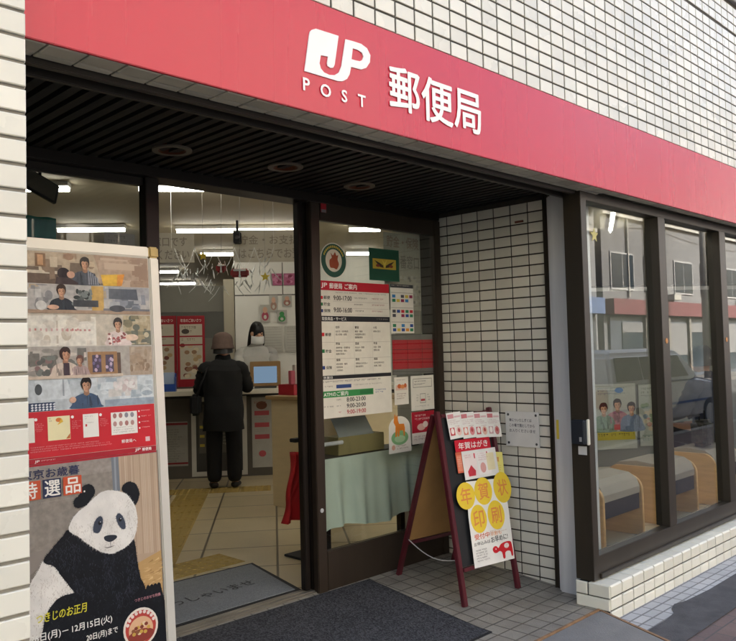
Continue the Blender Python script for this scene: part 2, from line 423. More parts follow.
m = MB(); RUST = mat('rusty_joint', '#8d6c4d', .85, var=.3, vscale=25, bump=.3)
m.bar((.2,2.119,.003),(3.79,2.119,.003), .012, .012); m.bar((3.29,.9,-.004),(3.795,2.112,-.004), .016, .014)
structure(m.build('slab_joint', RUST))
INF = grid_mat('interior_floor_tile', '#c6b694', '#bdae8d', '#6a604f', .5, .5, .009, .35, .15, rot=R(38), dirt=.08)
m = MB(); m.add([(-14,3.351,ZI),(4.16,3.351,ZI),(4.16,2.235,ZI),(30,2.235,ZI),(30,26,ZI),(-14,26,ZI)], [(0,1,2,3,4,5)])
structure(m.build('interior_floor', INF))

# ------------------------------------------------------------------ the post office building
bld = root('post_office_building', 'cream tiled post office building with recessed dark entrance and bronze shop windows', 'building', (2.4, 2.6, 0))
# pillar on the left, proud of the rest
PV, PX = .0644, .125
m = MB(); m.box(-1.2, .7605, 1.951, 3.4, -.1, 4.2, 1)
nrow = 66
m.tiles((.765-PX*8, 1.951, -.048), X3, Z3, -Y3, 8, nrow, PX, PV, .0095, .0085, ch=.0025)
m.tiles((.7600, 1.951+.002, -.048), Y3, Z3, X3, 11, nrow, PX, PV, .0095, .005, ch=.002)
m.build('tiled_pillar', [TILE, GROUT_L], bld)
# upper facade
ZB, ZT = 2.662, 3.886
PVF = .0672
m = MB(); m.box(.5, 12, 2.062, 2.3, ZB, ZT+.02, 1)
PXF = .116; rows = 18
for j in range(rows):
    gap = .014 if j >= 15 else 0
    for i in range(96):
        m.tile((.75+i*PXF+.0045, 2.062, ZB+.0045+j*PVF+gap), X3, Z3, -Y3, PXF-.010, PVF-.009, .0045, .002)
m.build('tiled_upper_wall', [TILE, GROUT], bld)
m = MB(); m.box(.5, 12, 2.03, 2.3, ZT+.023, ZT+.06); m.build('coping', mat('coping_metal', '#9a9a98', .5, var=.1), bld, bevel=.004)
m = MB(); m.box(-16, 30, 2.32, 14, 4.81, 9.0); m.box(-16, 30, 2.32, 2.6, ZT+.02, 4.80); m.box(-16, -1.21, 2.0, 2.31, -.1, 9.0)  # upper storey, widened and raised out of view to shade the street front
m.build('upper_storey_shade_wall', mat('upper_render', '#b9b7ae', .8, var=.1, vscale=2), bld)
wnd = MB(); wnd.box(1, 11.5, 2.285, 2.318, ZT+.1, 5.5)
w = wnd.build('upper_window', mat('upper_dark_glass', '#27303a', .08, spec=.8), bld)
for i in range(12):
    m = MB(); m.box(1+i*.95, 1.05+i*.95, 2.262, 2.284, ZT+.1, 5.5); m.build('mullion', BRONZE_D, w)
m = MB(); m.box(-14, 30, 2.61, 26, 4.6, 4.8); m.build('roof_slab', WALL_DK, bld)  # out-of-view slab, put in to keep sky light out of the hall
# underside of the beam: tiles, then the dark shutter slot
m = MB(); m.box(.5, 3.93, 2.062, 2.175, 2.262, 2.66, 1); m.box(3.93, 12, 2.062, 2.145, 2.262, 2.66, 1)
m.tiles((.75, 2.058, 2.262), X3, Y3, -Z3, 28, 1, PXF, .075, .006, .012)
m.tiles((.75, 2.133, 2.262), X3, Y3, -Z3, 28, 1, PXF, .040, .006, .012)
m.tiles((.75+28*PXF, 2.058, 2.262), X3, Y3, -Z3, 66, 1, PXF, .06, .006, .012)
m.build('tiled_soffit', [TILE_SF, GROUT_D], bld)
m = MB(); m.box(.5, 3.93, 2.178, 2.205, 2.235, 2.66); m.box(.5, 3.93, 2.208, 2.262, 2.262, 2.66); m.box(.5, 3.93, 2.262, 2.285, 2.232, 2.66)
m.build('shutter_slot', mat('shutter_slot_metal', '#3b3630', .45, var=.12, metal=.3), bld, bevel=.003)
# black louvred ceiling of the recess
m = MB(); m.box(.5, 4.1, 2.288, 3.5, 2.345, 2.40)
x = .76
while x < 4.06:
    m.box(x, x+.036, 2.288, 3.34, 2.312, 2.3449); x += .062
m.build('louvred_ceiling', BLACKISH, bld)
# recess side wall on the right
XW = 4.02
m = MB(); m.box(XW+.002, XW+.14, 2.47, 3.5, -.1, 2.40, 1)
PY = .126
m.tiles((XW+.002, 2.5+PY*7, 2.285-PV*36), -Y3, Z3, -X3, 7, 36, PY, PV, .0085, .005, ch=.002)
m.build('tiled_side_wall', [TILE_IN, GROUT_D], bld)
m = MB(); m.box(XW-.008, XW+.001, 2.655, 2.715, 2.165, 2.178); m.build('brown_sticker', mat('brown_label', '#6b3d2c', .5), bld)
# shutter guide, steel column
m = MB(); m.box(3.990, 4.10, 2.462, 2.499, .0, 2.34); m.box(3.980, 3.989, 2.462, 2.470, .0, 2.34); m.box(3.980, 3.989, 2.490, 2.499, .0, 2.34)
m.build('shutter_guide', BRONZE, bld, bevel=.002)
m = MB(); m.box(3.945, 4.12, 2.262, 2.458, -.1, 2.30); 
m.build('steel_column', STEEL, bld, bevel=.022, seg=4)
m = MB(); m.box(3.941, 3.9445, 2.415, 2.43, .87, .98); m.build('yellow_sticker', mat('yellow_label', '#c9b23a', .5), bld)
# plinth under the windows
ZPL = .135
m = MB(); m.box(3.812, 3.94, 2.064, 2.258, -.3, ZPL-.011, 1); m.box(3.94, 12, 2.064, 2.255, -.3, ZPL-.012, 1); m.box(4.125, 12, 2.2551, 2.44, -.3, ZPL-.012, 1)
PPX = .128
m.tiles((3.805, 2.064, ZPL-3*.066), X3, Z3, -Y3, 62, 3, PPX, .066, .009, .010)
m.tiles((3.805, 2.054, ZPL-.011), X3, Y3, Z3, 62, 1, PPX, .13, .009, .011)
m.tiles((3.812, 2.26, ZPL-.137), -Y3, Z3, -X3, 1, 1, .2, .066, .006, .012)
m.tiles((3.812, 2.185, ZPL-.070), -Y3, Z3, -X3, 1, 1, .128, .07, .006, .012)
m.tiles((3.812, 2.26, ZPL-.070), -Y3, Z3, -X3, 1, 1, .072, .07, .006, .012)
m.build('tiled_plinth', [TILE_PL, GROUT_D], bld)
# bronze shop window
YW = 2.15; Z0, Z1 = ZPL+.004, 2.258
fr = MB()
fr.box(3.81, 3.872, YW, 2.258, Z0, Z1)
fr.box(3.872, 12, YW+.003, YW+.07, Z0, .262); fr.box(3.872, 12, YW-.012, YW+.002, Z0+.004, Z0+.03)
fr.box(3.872, 12, YW+.003, YW+.09, 2.205, Z1)
muls = [(4.76,4.89),(5.755,5.90),(6.77,6.92),(7.78,7.93),(8.8,8.95)]
for a, b in muls:
    fr.box(a, b-.035, YW, YW+.09, .263, 2.204); fr.box(b-.034, b, YW+.012, YW+.075, .263, 2.204)
win = fr.build('shop_window', BRONZE, bld, bevel=.0025)
edges = [3.873] + [x for ab in muls for x in ab] + [12]
for i in range(0, len(edges), 2):
    g = MB(); g.box(edges[i]+.002, edges[i+1]-.002, YW+.05, YW+.056, .264, 2.203); g.build('window_pane', GLASS, win)
for a, b in muls[:2]:
    g = MB(); g.lathe([(.0,0),(.017,0),(.017,.002),(0,.002)], (0,0,0), 16)
    g.v = [Vector((a+.055+p.x, YW-.0005-p.z, 1.42+p.y)) for p in g.v]; g.build('orange_sticker', mat('orange_label', '#b77a3c', .5), win)
# entrance screen: header, left glazing, jambs, right leaf
m = MB(); m.box(.765, 4.01, YD-.05, YD+.10, 2.262, 2.31); m.build('door_header', BRONZE_D, bld, bevel=.003)
m = MB(); m.box(-2, 4.2, YD-.01, YD+.12, 2.345, 4.6); m.build('header_wall', WALL_DK, bld)
m = MB(); m.box(.765, 4.01, YD-.035, YD+.07, ZI-.06, ZI+.004); m.box(.765, 4.01, YD-.02, YD-.008, ZI+.004, ZI+.009); m.box(.765, 4.01, YD+.02, YD+.032, ZI+.004, ZI+.009)
m.build('threshold_rail', mat('threshold_metal', '#8a8478', .45, var=.2, metal=.5), bld, bevel=.002)
lg = MB(); lg.box(1.866, 1.935, YD-.02, YD+.05, ZI+.01, 2.261); lg.box(.765, 1.865, YD, YD+.045, ZI+.01, .22); lg.box(.765, .83, YD, YD+.045, .221, 2.261); lg.box(.831,1.865,YD,YD+.045,2.225,2.261)
ls = lg.build('fixed_screen', BRONZE_D, bld, bevel=.003)
g = MB(); g.box(.832, 1.864, YD+.02, YD+.026, .222, 2.224); g.build('door_glass', GLASS_D, ls)
dj = MB(); dj.box(2.825, 2.86, YD+.005, YD+.05, ZI+.01, 2.261); dj.box(2.866, 2.90, YD-.005, YD+.06, ZI+.01, 2.261)
dj.build('door_jamb', BRONZE_D, bld, bevel=.004)
dr = MB(); YL = YD-.055
dr.box(2.868, 2.936, YL, YL+.045, ZI-.01, 2.258); dr.box(2.937, 3.945, YL+.002, YL+.043, ZI-.005, .285); dr.box(2.937, 3.945, YL+.002, YL+.043, 2.158, 2.258); dr.box(3.946, 4.008, YL, YL+.045, ZI-.01, 2.258)
leaf = dr.build('glass_door', mat('door_bronze', '#3b3128', .4, var=.1, metal=.35, stretch=(3,3,.3)), bld, bevel=.004)
g = MB(); g.box(2.938, 3.944, YL+.018, YL+.024, .286, 2.157); g.build('door_glass', GLASS_D, leaf)
g = MB(); g.lathe([(.0,0),(.012,0),(.012,.004),(.004,.006),(0,.006)], (0,0,0), 14); g.v = [Vector((2.90+p.x, YL-.0005-p.z, .52+p.y)) for p in g.v]; g.build('door_lock', STEEL, leaf)
g = MB(); g.box(2.945, 2.985, YL-.004, YL-.0005, 2.205, 2.256, 0); g.box(2.947, 2.983, YL-.0045, YL-.0041, 2.205, 2.222, 1); g.build('red_sticker', [mat('red_label', '#a31522', .5), mat('grey_label', '#777777', .5)], leaf)
# recess downlights
dl = None
for i, (x, y) in enumerate(((1.80,2.99),(2.38,2.92),(2.97,3.01))):
    if dl is None:
        dl = MB(); dl.ring((x,y,2.311), X3, -Y3, .062, .086, .008, 40); dl = dl.build('downlight', mat('downlight_trim', '#6f675b', .5, metal=.3), bld, smooth=False)
        cup = MB(); cup.lathe([(.0,.034),(.04,.032),(.061,.001),(.0615,.001),(.0615,.034)], (x,y,2.303), 32); cup.build('reflector', mat('copper_reflector', '#5a2f1c', .35, metal=.6), dl, smooth=True)
        p0 = (x, y)
    else:
        c = copy_tree(dl, bld); c.location = (x-p0[0], y-p0[1], 0)
# the hall inside
m = MB(); m.add([(-14,YD+.12,2.62),(4.16,YD+.12,2.62),(4.16,2.36,2.62),(30,2.36,2.62),(30,26,2.62),(-14,26,2.62)], [(0,5,4,3,2,1)])
m.build('interior_ceiling', BEIGE_C, bld)
m = MB(IN); m.box(-9, 14.9, 15.2, 15.4, ZI, 2.62); m.box(-4.6, -4.4, 1.0, 15.2, ZI, 2.62); m.build('interior_wall', WALL_DK, bld)
m = MB(); m.box(-3.0, .75, YD+.1, YD+.25, -.1, 2.62); m.box(-3.1,-3.0, 2.3, YD+.25, -.1, 4.6); m.build('front_inner_wall', WALL_IN, bld)
m = MB(); m.box(4.02, 4.161, 3.51, 3.75, ZI, 2.62); m.box(4.162, 30, 2.31, 2.36, 2.26, 4.6); m.box(12.01, 30, 2.07, 2.36, -.1, 2.7); m.box(29.9, 30, 2.3, 26, -.1, 4.7); m.build('inner_return_wall', WALL_IN, bld)

# ------------------------------------------------------------------ fascia sign
sg = root('fascia_sign', 'long glossy red fascia with white emblem and lettering above the entrance', 'sign', (2.4, 2.05, 2.45))
def red_fascia():
    m = mat('fascia_red', '#c3253b', .27, var=.022, vscale=1.0, spec=.45, stretch=(5, 1, .22), rvar=.03); return m
m = MB(); m.box(.55, 11.9, 2.047, 2.061, 2.252, 2.657)
m.build('panel', red_fascia(), sg, bevel=.002)
EMB = [(1.761,2.389),(1.787,2.527),(1.791,2.538),(1.800,2.547),(1.819,2.556),(1.929,2.560),(1.906,2.448),(1.899,2.435),(1.885,2.430),(1.871,2.434),(1.869,2.444),(1.874,2.469),(1.839,2.465),(1.832,2.434),(1.838,2.417),(1.853,2.406),(1.878,2.403),(1.904,2.408),(1.926,2.423),(1.940,2.450),(1.964,2.557),(2.006,2.560),(2.045,2.561),(2.076,2.552),(2.093,2.530),(2.089,2.501),(2.069,2.475),(2.041,2.462),(1.989,2.459),(1.980,2.429),(1.967,2.409),(1.944,2.395),(1.921,2.390)]
HOLE = [(2.000,2.532),(2.028,2.533),(2.048,2.528),(2.056,2.516),(2.049,2.500),(2.035,2.492),(2.015,2.490),(1.992,2.489)]
LETW = mat('white_cut_lettering', '#f0eee6', .4, var=.03)
m = MB(); m.prism(EMB, (0, 2.0465, 0), X3, Z3, .004, 0, [HOLE]); m.build('emblem', LETW, sg)
m = MB()
for ch, (cx_, cz_) in zip('POST', [(1.768,2.343),(1.859,2.341),(1.951,2.341),(2.041,2.342)]):
    V, F, x0, x1, y0, y1 = text_mesh(ch, .02); s = .046/(y1-y0)
    m.add([(cx_+(x-(x0+x1)/2)*s*1.05, 2.0425, cz_+(y-(y0+y1)/2)*s) for x, y in V], F)
m.build('lettering', LETW, sg)
for ch, a, b, c, d in (('郵', 2.196,2.372,2.352,2.522), ('便', 2.388,2.585,2.342,2.524), ('局', 2.598,2.782,2.346,2.520)):
    m = MB(); V, F, x0, x1, y0, y1 = text_mesh(ch); e = .0032
    for q, (dx, dz) in enumerate(((0,0),(-e,0),(e,0),(0,e),(0,-e),(e*.7,e*.7),(-e*.7,e*.7),(e*.7,-e*.7),(-e*.7,-e*.7))):
        m.add([(a+dx+(x-x0)/(x1-x0)*(b-a), 2.0425-q*.00004, c+dz+(y-y0)/(y1-y0)*(d-c)) for x, y in V], F)
    m.build('lettering', LETW, sg)

# ------------------------------------------------------------------ poster stand behind the pillar
def fig(S, a, b, s, shirt, hair='#2b211d', skin='#c9997a', turn=0.0, layer=4, floor=-99.0):
    """a small printed half-length figure: face centre at a,b, face height s; nothing printed below floor"""
    I_ = photo_ink; c = lambda pts: [(x, max(y, floor)) for x, y in pts]
    def shade(h, k): return '#'+''.join('%02x' % max(0, min(255, int(int(h[i:i+2], 16)*k))) for i in (1, 3, 5))
    S.poly(c([(a-s*1.35,b-s*2.5),(a-s*1.3,b-s*1.6),(a-s*1.05,b-s*1.0),(a-s*.45,b-s*.72),(a+s*.05,b-s*.66),(a+s*.5,b-s*.72),(a+s*1.05,b-s*1.05),(a+s*1.3,b-s*1.7),(a+s*1.4,b-s*2.5)]), I_(shirt), layer, smooth=3)
    for k in range(7):
        x = a+random.uniform(-1.0,1.0)*s; y = b-random.uniform(1.1,1.9)*s; w = random.uniform(.04,.12)*s
        S.poly(c([(x,y+s*.4),(x+w,y+s*.35),(x+w*1.6+random.uniform(-.2,.2)*s,y-s*.4),(x+w*.2,y-s*.5)]), I_(shade(shirt, random.choice((.72,.8,1.15)))), layer+.8)
    S.poly(c([(a-s*.2,b-s*.3),(a+s*.22,b-s*.3),(a+s*.26,b-s*.78),(a+s*.02,b-s*.9),(a-s*.24,b-s*.78)]), I_(shade(skin,.8)), layer+1.2)
    S.ell(a-turn*s*.6, b+s*.10, s*.47, s*.58, I_(hair), layer+1.5)
    S.poly([(a+turn*s+s*.36*math.cos(R(t))*(1 if t < 180 else .86), b-s*.06+s*(.46 if t < 180 else .52)*math.sin(R(t))) for t in range(0,360,20)], I_(skin), layer+2.2)
    S.poly([(a+turn*s+s*.10,b+s*.3),(a+turn*s+s*.36,b+s*.1),(a+turn*s+s*.30,b-s*.3),(a+turn*s+s*.08,b-s*.52),(a+turn*s+s*.16,b-s*.1)], I_(shade(skin,.78)), layer+2.7, smooth=2)
    S.poly([(a-s*.47,b-s*.05),(a-s*.49,b+s*.3),(a-s*.3,b+s*.62),(a+s*.05,b+s*.72),(a+s*.38,b+s*.56),(a+s*.48,b+s*.2),(a+s*.44,b-s*.08),(a+s*.36,b+s*.12),(a+s*.14,b+s*.28),(a-s*.02,b+s*.2),(a-s*.16,b+s*.27),(a-s*.34,b+s*.14)], I_(hair), layer+3.2, smooth=2, jag=s*.02)
    for x in (-.17,.15): S.ell(a+turn*s+x*s, b-s*.03, s*.07, s*.028, I_(shade(hair,1.1)), layer+3.7); S.rect(a+turn*s+x*s-s*.08,b+s*.055,a+turn*s+x*s+s*.08,b+s*.08,I_(shade(hair,1.3)),layer+3.7)
    S.poly([(a+turn*s-s*.02,b-s*.06),(a+turn*s+s*.06,b-s*.2),(a+turn*s-s*.05,b-s*.21)],I_(shade(skin,.82)),layer+3.6); S.ell(a+turn*s, b-s*.32, s*.12, s*.025, I_('#9a5f54'), layer+3.6)
def clutter(S, a0, b0, a1, b1, cols, n, size, layer=1.7):
    for i in range(n):
        a, b = random.uniform(a0,a1), random.uniform(b0,b1); w, h = size*random.uniform(.4,1.3), size*random.uniform(.3,1.2)
        w = min(w, (a-a0), (a1-a)); h = min(h, b-b0, b1-b)
        if w > .0008 and h > .0008:
            c = photo_ink(random.choice(cols))
            if random.random() < .5: S.ell(a,b,w,h,c,layer,rot=0,n=10)
            else: S.poly([(a-w,b-h),(a+w,b-h*random.uniform(.7,1)),(a+w*random.uniform(.7,1),b+h),(a-w*random.uniform(.7,1),b+h)],c,layer)
st = root('poster_stand', 'tall aluminium poster stand with photo strip poster above a panda poster beside the tiled pillar', 'poster stand', (1.25, 2.5, 0))
A0 = Vector((1.495, 2.6, 1.808)); SV = (A0-Vector((1.495, 2.51, .382))).normalized()
FRAME = mat('frame_aluminium', '#c9c5ba', .35, var=.05, metal=.25)
SN = X3.cross(SV)
m = MB()
def fbar(a0, a1, b0, b1, t0=-.02, t1=.006):
    P = [A0+X3*a+SV*b+SN*t for t in (t0, t1) for a, b in ((a0,b0),(a1,b0),(a1,b1),(a0,b1))]
    m.add(P, [(0,3,2,1),(4,5,6,7),(0,1,5,4),(1,2,6,5),(2,3,7,6),(3,0,4,7)])
fbar(-.038, 0, -1.50, -.040); fbar(-.56, -.522, -1.50, -.040); fbar(-.521, -.039, -.040, 0); fbar(-.521, -.039, -1.52, -1.48)
m.build('frame', FRAME, st, bevel=.004)
for a_ in (-.038, -.562):
    m = MB(); fbar(a_, a_+.04, -.0395, .002, -.021, .0075); m.build('corner_cap', mat('corner_plastic', '#b59a5c', .5, var=.1), st, bevel=.006)
for sx in (-.53, -.03):
    m = MB(); p = A0+X3*sx+SV*-1.50-SN*.008; m.bar(p, (p.x, p.y-.012, .004), .03, .02, (0,1,0)); m.build('leg', FRAME, st, bevel=.003)
    m = MB(); p = A0+X3*sx+SV*-.25-SN*.03; m.bar(p, (p.x, p.y+.42, .02), .025, .02, (0,1,0)); m.build('rear_leg', FRAME, st, bevel=.003)
S = Sheet(A0-SN*.002, X3, SV)
S.board(-.522, -.745, -.038, -.039, '#cfcac0', .003)
# strip one: kitchen with father and baby
S.rect(-.52,-.152,-.042,-.043,photo_ink('#b7a48c'),1); S.rect(-.52,-.152,-.30,-.118,photo_ink('#6e5c4e'),2); S.rect(-.52,-.118,-.30,-.108,photo_ink('#cfc2ad'),2)
S.poly([(-.25,-.043),(-.042,-.043),(-.042,-.152),(-.22,-.152)],photo_ink('#a78d78'),2)
for i in range(34): S.rect(-.24+random.random()*.19,-.05-random.random()*.1,-.235+random.random()*.19,-.053-random.random()*.1,random.choice([photo_ink('#b39b86'),'#9b806c','#bfa892']),2.5)
S.rect(-.455,-.095,-.42,-.05,photo_ink('#8a6a4e'),3); S.rect(-.447,-.09,-.428,-.055,photo_ink('#c99b72'),3.5); S.rect(-.405,-.095,-.38,-.06,photo_ink('#c9b9a0'),3); S.ell(-.34,-.056,.018,.012,photo_ink('#9a7a62'),3)
fig(S,-.284,-.078,.036,'#55585f',floor=-0.151); S.ell(-.36,-.115,.022,.020,photo_ink('#33292a'),6); S.poly([(-.39,-.152),(-.385,-.128),(-.34,-.13),(-.31,-.145),(-.31,-.152)],photo_ink('#4a3c3c'),6); S.ell(-.335,-.118,.014,.012,photo_ink('#c79c84'),6.5)
for i in range(5): S.poly([(-.275+i*.008,-.10-i*.006),(-.27+i*.008,-.10-i*.006),(-.268+i*.008,-.15),(-.273+i*.008,-.15)],photo_ink('#8d9099'),7)
S.poly([(-.227,-.113),(-.137,-.107),(-.149,-.149),(-.219,-.152)],photo_ink('#e0b13c'),6); S.poly([(-.165,-.111),(-.137,-.107),(-.149,-.149),(-.168,-.150)],photo_ink('#d88f3e'),6.5)
clutter(S,-.52,-.150,-.045,-.045,['#8f7a66','#c3ae92','#7a6a5a','#d2c2a8','#a58a70'],40,.02)
# strip two: at the table
S.rect(-.52,-.252,-.042,-.153,photo_ink('#b9b3ad'),1); S.rect(-.225,-.2,-.042,-.153,photo_ink('#a4a2a3'),1.4); S.rect(-.263,-.24,-.219,-.154,photo_ink('#c7a05a'),2); S.rect(-.222,-.252,-.042,-.232,photo_ink('#77767a'),2)
S.poly([(-.199,-.161),(-.092,-.160),(-.087,-.200),(-.200,-.197)],photo_ink('#5b6068'),3)
fig(S,-.370,-.176,.034,'#34383f','#3a2a22',floor=-0.24)
for i in range(34): S.ell(-.325+random.random()*.06,-.172-random.random()*.05,.005+random.random()*.008,.004+random.random()*.005,random.choice([photo_ink('#3d423f'),'#5a605c','#7c827e','#2f3431']),5)
S.rect(-.33,-.228,-.24,-.205,photo_ink('#45464a'),5.5); S.rect(-.52,-.252,-.042,-.240,photo_ink('#a98f78'),6); S.ell(-.17,-.232,.03,.012,photo_ink('#4a4c52'),6); S.ell(-.44,-.226,.018,.016,photo_ink('#d6d2cb'),7); S.ell(-.40,-.231,.02,.008,photo_ink('#d9ad92'),7)
clutter(S,-.52,-.238,-.20,-.155,['#a9a6a2','#c9c5bf','#8f8d8c','#b7a58a'],26,.018)
clutter(S,-.20,-.25,-.045,-.155,['#8c8f95','#a9a9ab','#6f747b'],26,.02)
# strip three: open book and woman
S.rect(-.52,-.363,-.042,-.253,photo_ink('#c3b8a6'),1); S.poly([(-.52,-.262),(-.392,-.258),(-.392,-.363),(-.52,-.363)],photo_ink('#dcd6c8'),2); S.poly([(-.385,-.258),(-.251,-.263),(-.252,-.362),(-.385,-.363)],photo_ink('#ded8ca'),2)
for i in range(11): S.rect(-.50+i*.018,-.31-random.random()*.004,-.494+i*.018,-.303,random.choice([photo_ink('#c98a86'),'#b9776f','#c9a09a']),3)
for i in range(6): S.rect(-.36+i*.016,-.312,-.352+i*.016,-.306,photo_ink('#c08a84'),3)
S.rect(-.15,-.33,-.042,-.256,photo_ink('#b8a88a'),1.5); S.rect(-.12,-.363,-.042,-.31,photo_ink('#6f7164'),2)
fig(S,-.171,-.288,.034,'#d8c6bf','#2b2422',floor=-0.362)
for i in range(26): S.ell(-.208+random.random()*.075,-.32-random.random()*.04,.005,.004,random.choice([photo_ink('#b2605f'),'#e3d5cd','#8c5450']),8)
S.ell(-.12,-.335,.026,.012,photo_ink('#ddc0a8'),8)
clutter(S,-.50,-.36,-.255,-.258,['#d3cabb','#e3dccf','#c3b7a4'],22,.022,2.4)
clutter(S,-.15,-.36,-.045,-.256,['#a89878','#8a8268','#c3b597','#6a6c60'],36,.014,2.3)
# strip four: couple by a dresser
S.rect(-.52,-.47,-.042,-.364,photo_ink('#aaa69c'),1); S.rect(-.13,-.47,-.042,-.368,photo_ink('#a89a86'),1.5); S.rect(-.286,-.466,-.178,-.384,photo_ink('#9c7c58'),2); S.rect(-.27,-.455,-.238,-.395,photo_ink('#4f4c5c'),3); S.rect(-.222,-.455,-.192,-.395,photo_ink('#4f4c5c'),3)
for i in range(16): S.ell(random.choice([-.254,-.207])+random.uniform(-.012,.012),-.425+random.uniform(-.028,.028),.005,.006,random.choice([photo_ink('#8d86a5'),'#6e688a','#b9a9b9']),4)
S.rect(-.178,-.466,-.165,-.388,photo_ink('#5c5146'),3)
for i in range(22): S.ell(-.46+random.random()*.06,-.40-random.random()*.06,.009,.008,random.choice([photo_ink('#59625c'),'#6f7a72','#7d6a66']),2)
fig(S,-.365,-.392,.038,'#cdbfae','#2a221f',turn=.08,floor=-0.469); S.rect(-.372,-.47,-.352,-.42,photo_ink('#37383f'),8); fig(S,-.315,-.412,.026,'#a8958f','#6a5148',turn=-.1,layer=5,floor=-0.469)
S.rect(-.52,-.472,-.16,-.462,photo_ink('#c7b9a5'),9)
clutter(S,-.52,-.465,-.29,-.37,['#8f8f86','#b7b3a8','#6f726a','#c4bdb0'],26,.02)
clutter(S,-.13,-.465,-.045,-.37,['#a08f78','#b7a892','#8d7c66'],22,.014)
# strip five: young man in a blue jumper
S.rect(-.52,-.576,-.042,-.471,photo_ink('#bcc2c4'),1); S.rect(-.1,-.576,-.042,-.474,photo_ink('#c9cfcf'),1.5); S.rect(-.2,-.53,-.105,-.474,photo_ink('#ccc8c2'),2)
for i in range(20): S.ell(-.195+random.random()*.08,-.485-random.random()*.04,.008,.007,random.choice([photo_ink('#d8cfca'),'#c4b3ae','#dcd8d2']),3)
S.poly([(-.47,-.475),(-.36,-.475),(-.345,-.54),(-.46,-.54)],photo_ink('#cbd0d1'),2); S.rect(-.378,-.53,-.372,-.475,photo_ink('#9ba0a3'),3)
S.ell(-.458,-.505,.012,.018,photo_ink('#4b5052'),3); S.rect(-.23,-.576,-.042,-.552,photo_ink('#96a2ac'),3)
fig(S,-.296,-.498,.040,'#3f5570','#231d1b',floor=-0.575); S.ell(-.345,-.545,.012,.010,photo_ink('#d9ad92'),8)
S.rect(-.52,-.576,-.405,-.548,photo_ink('#39465f'),4)
for i in range(7):
    for j in range(3): S.poly([(-.485+i*.012,-.555-j*.008),(-.479+i*.012,-.551-j*.008),(-.475+i*.012,-.555-j*.008),(-.481+i*.012,-.559-j*.008)],photo_ink('#d9dce0'),5)
clutter(S,-.36,-.57,-.045,-.475,['#b4bbbe','#cdd2d2','#a3adb3','#c9c4bd'],34,.022,1.8)
# red foot of the poster
S.rect(-.522,-.727,-.042,-.577,'#c6202c',2); S.rect(-.522,-.745,-.042,-.728,'#a81c2b',2)
S.rect(-.520,-.675,-.475,-.596,'#e4dfd2',3)
S.rect(-.432,-.674,-.357,-.596,'#eadfb0',3); S.ell(-.395,-.608,.010,.007,'#d4732d',4); S.poly([(-.40,-.625),(-.385,-.603),(-.38,-.615)],'#e0b13c',4); S.greek(-.428,-.60,.012,7,.008,'#9a8a78'); S.poly([(-.372,-.672),(-.358,-.672),(-.358,-.655),(-.364,-.662)],'#c06a3a',4)
S.rect(-.312,-.675,-.257,-.596,'#e8e4da',3); S.greek(-.305,-.603,.04,4,.007,'#a29a90'); S.rect(-.304,-.638,-.298,-.63,'#c6202c',4)
S.rect(-.211,-.676,-.112,-.598,'#e8e4da',3)
for i in range(4):
    for j in range(2): S.ell(-.197+i*.022,-.61-j*.028,.007,.009,random.choice(['#b98f86','#8e8a90','#c8b49c','#a9756e']),4)
S.greek(-.205,-.65,.085,3,.008,'#a29a90')
for a in (-.47,-.348,-.249): S.ell(a,-.602,.005,.005,'#f0e8e2',4); S.greek(a-.002,-.615,.03,5,.006,'#d98a8a')
for i in range(4): S.ell(-.104,-.6-i*.02,.003,.003,'#f0e8e2',4); S.greek(-.096,-.597-i*.02,.045,1,.006,'#e7b5b3')
S.greek(-.49,-.69,.30,3,.007,'#dd8f8f'); S.text('郵便局へ',-.175,-.707,.055,.012,'#f0e8e2',4,.01)
S.rect(-.083,-.709,-.066,-.693,'#e0b8b8',4); S.text('JP',-.126,-.742,.022,.011,'#f0e8e2',4,.02); S.text('郵便局',-.098,-.742,.036,.011,'#f0e8e2',4,.02); S.text('JP',-.478,-.742,.016,.009,'#f0e8e2',4,.02); S.greek(-.456,-.734,.05,1,.007,'#e0b0b0')
S.build('photo_strip_poster', st)
def tufts(S, pts, col, layer, ln=.007, step=.0035, spread=.7):
    pts = smooth_loop(pts, 6); n = len(pts); cx_ = sum(q[0] for q in pts)/n; cy_ = sum(q[1] for q in pts)/n
    for i in range(n):
        p0, p1 = Vector(pts[i]), Vector(pts[(i+1) % n]); d = p1-p0; L_ = d.length
        if L_ < 1e-6: continue
        d /= L_; nn = Vector((d.y, -d.x))
        if nn.dot((p0+p1)/2-Vector((cx_, cy_))) < 0: nn = -nn
        for k in range(max(1, int(L_/step))):
            q = p0+d*random.uniform(0, L_); e = nn+d*random.uniform(-spread, spread); w = random.uniform(.0006, .0013)
            t_ = q+e.normalized()*ln*random.uniform(.4, 1); q = q-nn*.002
            S.poly([tuple(q-d*w), tuple(q+d*w), tuple(t_)], col, layer)
def strokes(S, a0, b0, a1, b1, cols, n, layer, ln=.012, inside=None):
    for i in range(n):
        a, b = random.uniform(a0,a1), random.uniform(b0,b1)
        if inside and not inside(a, b): continue
        t_ = random.uniform(-2.4,-.7); w = random.uniform(.0006,.0014); l_ = ln*random.uniform(.4,1)
        S.poly([(a-w,b),(a+w,b),(a+l_*math.cos(t_),b+l_*math.sin(t_))], random.choice(cols), layer)
def inpoly(pts):
    def f(x, y):
        r_ = False; n = len(pts)
        for i in range(n):
            x0, y0 = pts[i]; x1, y1 = pts[(i+1) % n]
            if (y0 > y) != (y1 > y) and x < (x1-x0)*(y-y0)/(y1-y0)+x0: r_ = not r_
        return r_
    return f
